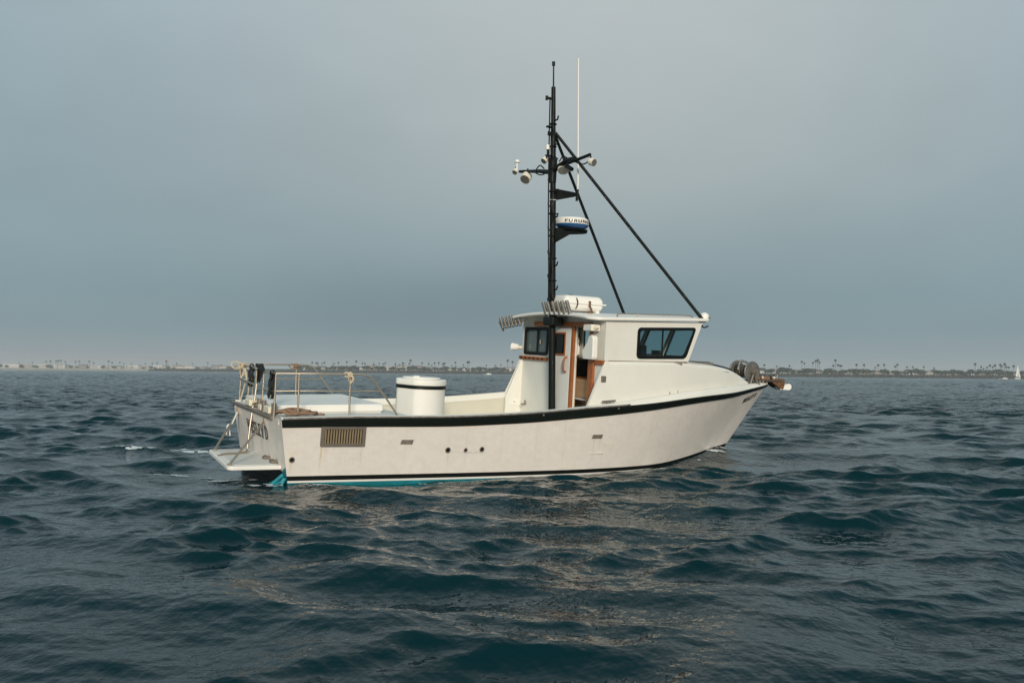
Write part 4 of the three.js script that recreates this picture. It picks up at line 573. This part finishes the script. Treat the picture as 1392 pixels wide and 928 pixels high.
// ---------------------------------------------------------------- things carried on board
{ // bait tank, flattened on its after side
  const t = aboard('bait_tank', 'white round bait tank with black band and lid in the cockpit', 'tank', [2.6, .30, 0]);
  const prof = (r, cut) => { const s = []; for (let i = 0; i < 72; i++) { const a = i / 72 * 2 * Math.PI; let x = Math.cos(a) * r, z = Math.sin(a) * r; const d = x * -.92 + z * .38; if (d > cut) { x += .92 * (d - cut) * .85; z -= .38 * (d - cut) * .85; } s.push(new THREE.Vector2(x, -z)); } return new THREE.Shape(s); };
  const cyl = (r, cut, y0, y1, b) => new THREE.ExtrudeGeometry(prof(r - b, cut - b), { depth: y1 - y0 - 2 * b, bevelEnabled: b > 0, bevelSize: b, bevelThickness: b, bevelSegments: 3 }).rotateX(-Math.PI / 2).translate(0, y0 + b, 0);
  mesh('body', cyl(.385, .335, 0, .885, .004), M.bright, t); mesh('band', cyl(.398, .348, .885, .935, .006), M.black, t);
  const l = mesh('lid', [cyl(.402, .352, .935, 1.03, .02), cyl(.30, .3, 1.03, 1.06, .014)], M.bright, t); mesh('knob', rbx(-.2, -.1, 1.055, 1.085, .1, .18, .012), M.bright, l);
}
{ // life raft in its canister
  const c = aboard('life_raft_canister', 'white life raft canister strapped down on the cabin roof', 'life raft', [5.36, 2.535, .16]);
  const half = (y0, y1, k) => { const g = new RoundedBoxGeometry(.82, .26, .52, 6, .085), p = g.attributes.position; for (let i = 0; i < p.count; i++) { const y = p.getY(i), s = 1 - .13 * Math.abs(y) / .13 * .7; p.setX(i, p.getX(i) * s); p.setZ(i, p.getZ(i) * s); if (k > 0 ? y < 0 : y > 0) p.setY(i, y * .02); } g.computeVertexNormals(); return g.translate(0, .17, 0); };
  mesh('lower_shell', half(0, 0, -1), M.bright, c); mesh('upper_shell', half(0, 0, 1).translate(0, .004, 0), M.bright, c); mesh('rim', rbx(-.425, .425, .158, .182, -.275, .275, .01), M.bright, c);
  mesh('strap', [new THREE.TorusGeometry(1, .04, 6, 40).scale(.285, .15, .25).rotateY(Math.PI / 2).translate(-.17, .17, 0)], M.dark, c);
  mesh('cradle', [rbx(-.34, -.28, -.03, .06, -.22, .22, .008), rbx(.26, .32, -.03, .06, -.22, .22, .008)], M.bright, c);
  mesh('release', [rbx(.06, .1, .12, .22, .262, .285, .008), pipe([V(.08, .14, .28), V(.11, .06, .30), V(.09, .0, .33), V(.14, -.03, .30)], .014), rbx(.04, .13, -.02, .05, .27, .33, .015)], M.rust, c);
}
{ // fire extinguisher on the partition inside the doorway
  const e = aboard('fire_extinguisher', 'white fire extinguisher mounted inside the open cabin doorway', 'extinguisher', [5.245, 1.83, .41]);
  mesh('cylinder', new THREE.LatheGeometry([[0, 0], [.05, 0], [.056, .012], [.056, .22], [.045, .26], [.02, .28], [.02, .3]].map(p => new THREE.Vector2(...p)), 20), M.bright, e);
  mesh('valve', [rod(V(0, .28, 0), V(0, .325, 0), .02), rbx(-.015, .015, .32, .335, -.06, .03, .004), rbx(-.015, .015, .345, .36, -.05, .03, .004), pipe([V(0, .31, .02), V(0, .33, .06), V(0, .25, .075), V(0, .16, .065)], .009)], M.dark, e); mesh('strap', new THREE.TorusGeometry(.057, .006, 6, 20).rotateX(Math.PI / 2).translate(0, .2, 0), M.dark, e);
}
{ // white jug hung beside the doorway
  const j = aboard('plastic_jug', 'white plastic jug hanging beside the open cabin doorway', 'jug', [5.03, 1.79, 1.12]);
  const sh = new THREE.Shape(); sh.moveTo(-.13, 0); sh.lineTo(.11, 0); sh.quadraticCurveTo(.135, .02, .13, .06); sh.lineTo(.125, .30); sh.quadraticCurveTo(.12, .36, .07, .37); sh.quadraticCurveTo(.01, .37, .0, .32); sh.lineTo(-.03, .26); sh.lineTo(-.15, .13); sh.quadraticCurveTo(-.17, .1, -.15, .06); sh.closePath();
  const g = new THREE.ExtrudeGeometry(sh, { depth: .05, bevelEnabled: true, bevelSize: .012, bevelThickness: .025, bevelSegments: 4 }).rotateY(-Math.PI / 2).translate(.04, 0, 0); mesh('body', g, M.bright, j); mesh('cap', rod(V(0, .355, .045), V(0, .40, .045), .028), M.rust, j);
}
// ropes and rags at the stern
function coil(name, label, p, R, r, turns, mat, flat = .02) {
  const o = aboard(name, label, 'rope', p), pts = [], n = turns * 14;
  for (let i = 0; i <= n; i++) { const a = i / 14 * 6.283 + .4 * Math.sin(i * .37), k = i / n, q = R * (.45 + .55 * Math.abs(Math.sin(k * 5.3 + .6))) * (1 + .16 * Math.sin(i * 1.7)); pts.push(V(Math.cos(a) * q * 1.35 + .06 * Math.sin(k * 9), r + flat * (.5 + .5 * Math.sin(i * .9 + a)) + .045 * k * Math.abs(Math.sin(i * .31)), Math.sin(a) * q + .03 * Math.cos(k * 7))); }
  pts.push(V(R * 1.5, r, R * .5), V(R * 2.0, r, R * .2), V(R * 2.3, r, R * .6));
  mesh('line', new THREE.TubeGeometry(new THREE.CatmullRomCurve3(pts), n * 3, r, 7), mat, o); return o;
}
coil('rope_coil', 'brown rope lying in loose coils by the starboard rail posts', [.24, .855, 1.22], .17, .016, 6, M.rope);
coil('rope_coil', 'tangled pale and brown line heaped beside the stern bollards', [.14, .845, -.1], .11, .013, 5, M.ropeW, .05);
function bundle(name, label, p, h, mat, w = .06) {
  const o = aboard(name, label, 'rope', p), pts = []; let d = V(1, 0, 0);
  for (let i = 0; i <= 34; i++) { const a = i * 2.2 + rr(-.5, .5), e = rr(-1.3, 1.3), q = w * rr(.55, 1.2); pts.push(V(Math.cos(a) * Math.cos(e) * q, Math.sin(e) * q * .9, Math.sin(a) * Math.cos(e) * q)); }
  mesh('wraps', new THREE.TubeGeometry(new THREE.CatmullRomCurve3(pts), 300, .0105, 6), mat, o);
  mesh('loop', pipe([V(0, .02, 0), V(-w * 1.2, w * .9, -w * .4), V(-w * 2.1, w * .3, -w * .6), V(-w * 1.3, -w * .6, -w * .2), V(0, -.01, .01)], .010, 40, 6, .6), mat, o);
  if (h) mesh('tail', [pipe([V(0, 0, .03), V(.03, -h * .4, .05), V(-.01, -h, .03)], .013), pipe([V(.03, 0, .0), V(.05, -h * .5, .02), V(.025, -h * .85, .03)], .010), pipe([V(-.02, 0, .0), V(-.03, -h * .3, .02), V(-.02, -h * .7, -.01)], .009)], mat, o);
  return o;
}
bundle('rope_bundle', 'pale rope bundle tied round the top of the port stern rail', [.06, 1.385, -1.28], .18, M.ropeW, .075);
bundle('rope_bundle', 'frayed tan rope tied to the middle post of the starboard rail', [.955, 1.42, 1.37], .12, M.ropeW, .04);
bundle('rope_bundle', 'dark rope knot tied on the post of the port side rail', [.95, 1.40, -1.37], 0, M.rope, .05);
{ const o = aboard('rope_tail', 'frayed white rope end hanging from the port platform strut', 'rope', [-.17, .5, -.95]); mesh('line', [pipe([V(.16, .17, -.16), V(.05, .02, .03), V(-.02, -.02, .04), V(-.03, -.16, .04)], .012), pipe([V(-.02, -.02, .04), V(.01, -.1, .05), V(.02, -.17, .05)], .012)], M.bright, o); }
{ const o = aboard('hanging_line', 'slack white line hanging down from the port stern rail bundle', 'rope', [.08, 1.0, -1.1]); mesh('line', [pipe([V(0, .36, -.05), V(.02, .2, .0), V(.0, .0, -.1), V(-.02, -.15, -.16)], .014)], M.ropeW, o); }
function rag(name, label, p, w, h, turn) {
  const o = aboard(name, label, 'cloth', p, turn), f = k => grid(10, 14, (u, v) => V((u - .5) * w * (1 - .35 * v * (1 + .3 * Math.sin(v * 9))) + .02 * Math.sin(v * 6), -h * v * (.86 + .14 * Math.sin(u * 8 + k)), .022 * k + .02 * Math.sin(u * 14 + v * 3) + .012 * Math.sin(v * 11)));
  mesh('front_fold', f(1), M.cloth, o); mesh('back_fold', f(-1), M.cloth, o); mesh('bunch', grid(12, 8, (u, v) => { const a = u * 6.283, q = .026 + .009 * Math.sin(u * 30 + v * 9); return V((v - .5) * w * 1.05, Math.sin(a) * q + .01, Math.cos(a) * q); }), M.cloth, o);
}
rag('black_rag', 'black rag draped over the port stern rail', [.1, 1.41, -.78], .10, .32, 1.35);
rag('black_rag', 'black rag draped over the port rail beside the ladder top', [.18, 1.42, -.62], .11, .28, .2);
rag('black_cloth', 'black cloth bundle hanging at the corner post of the starboard stern rail', [-.02, 1.40, .98], .10, .36, 1.2);


renderer.render(scene, camera);
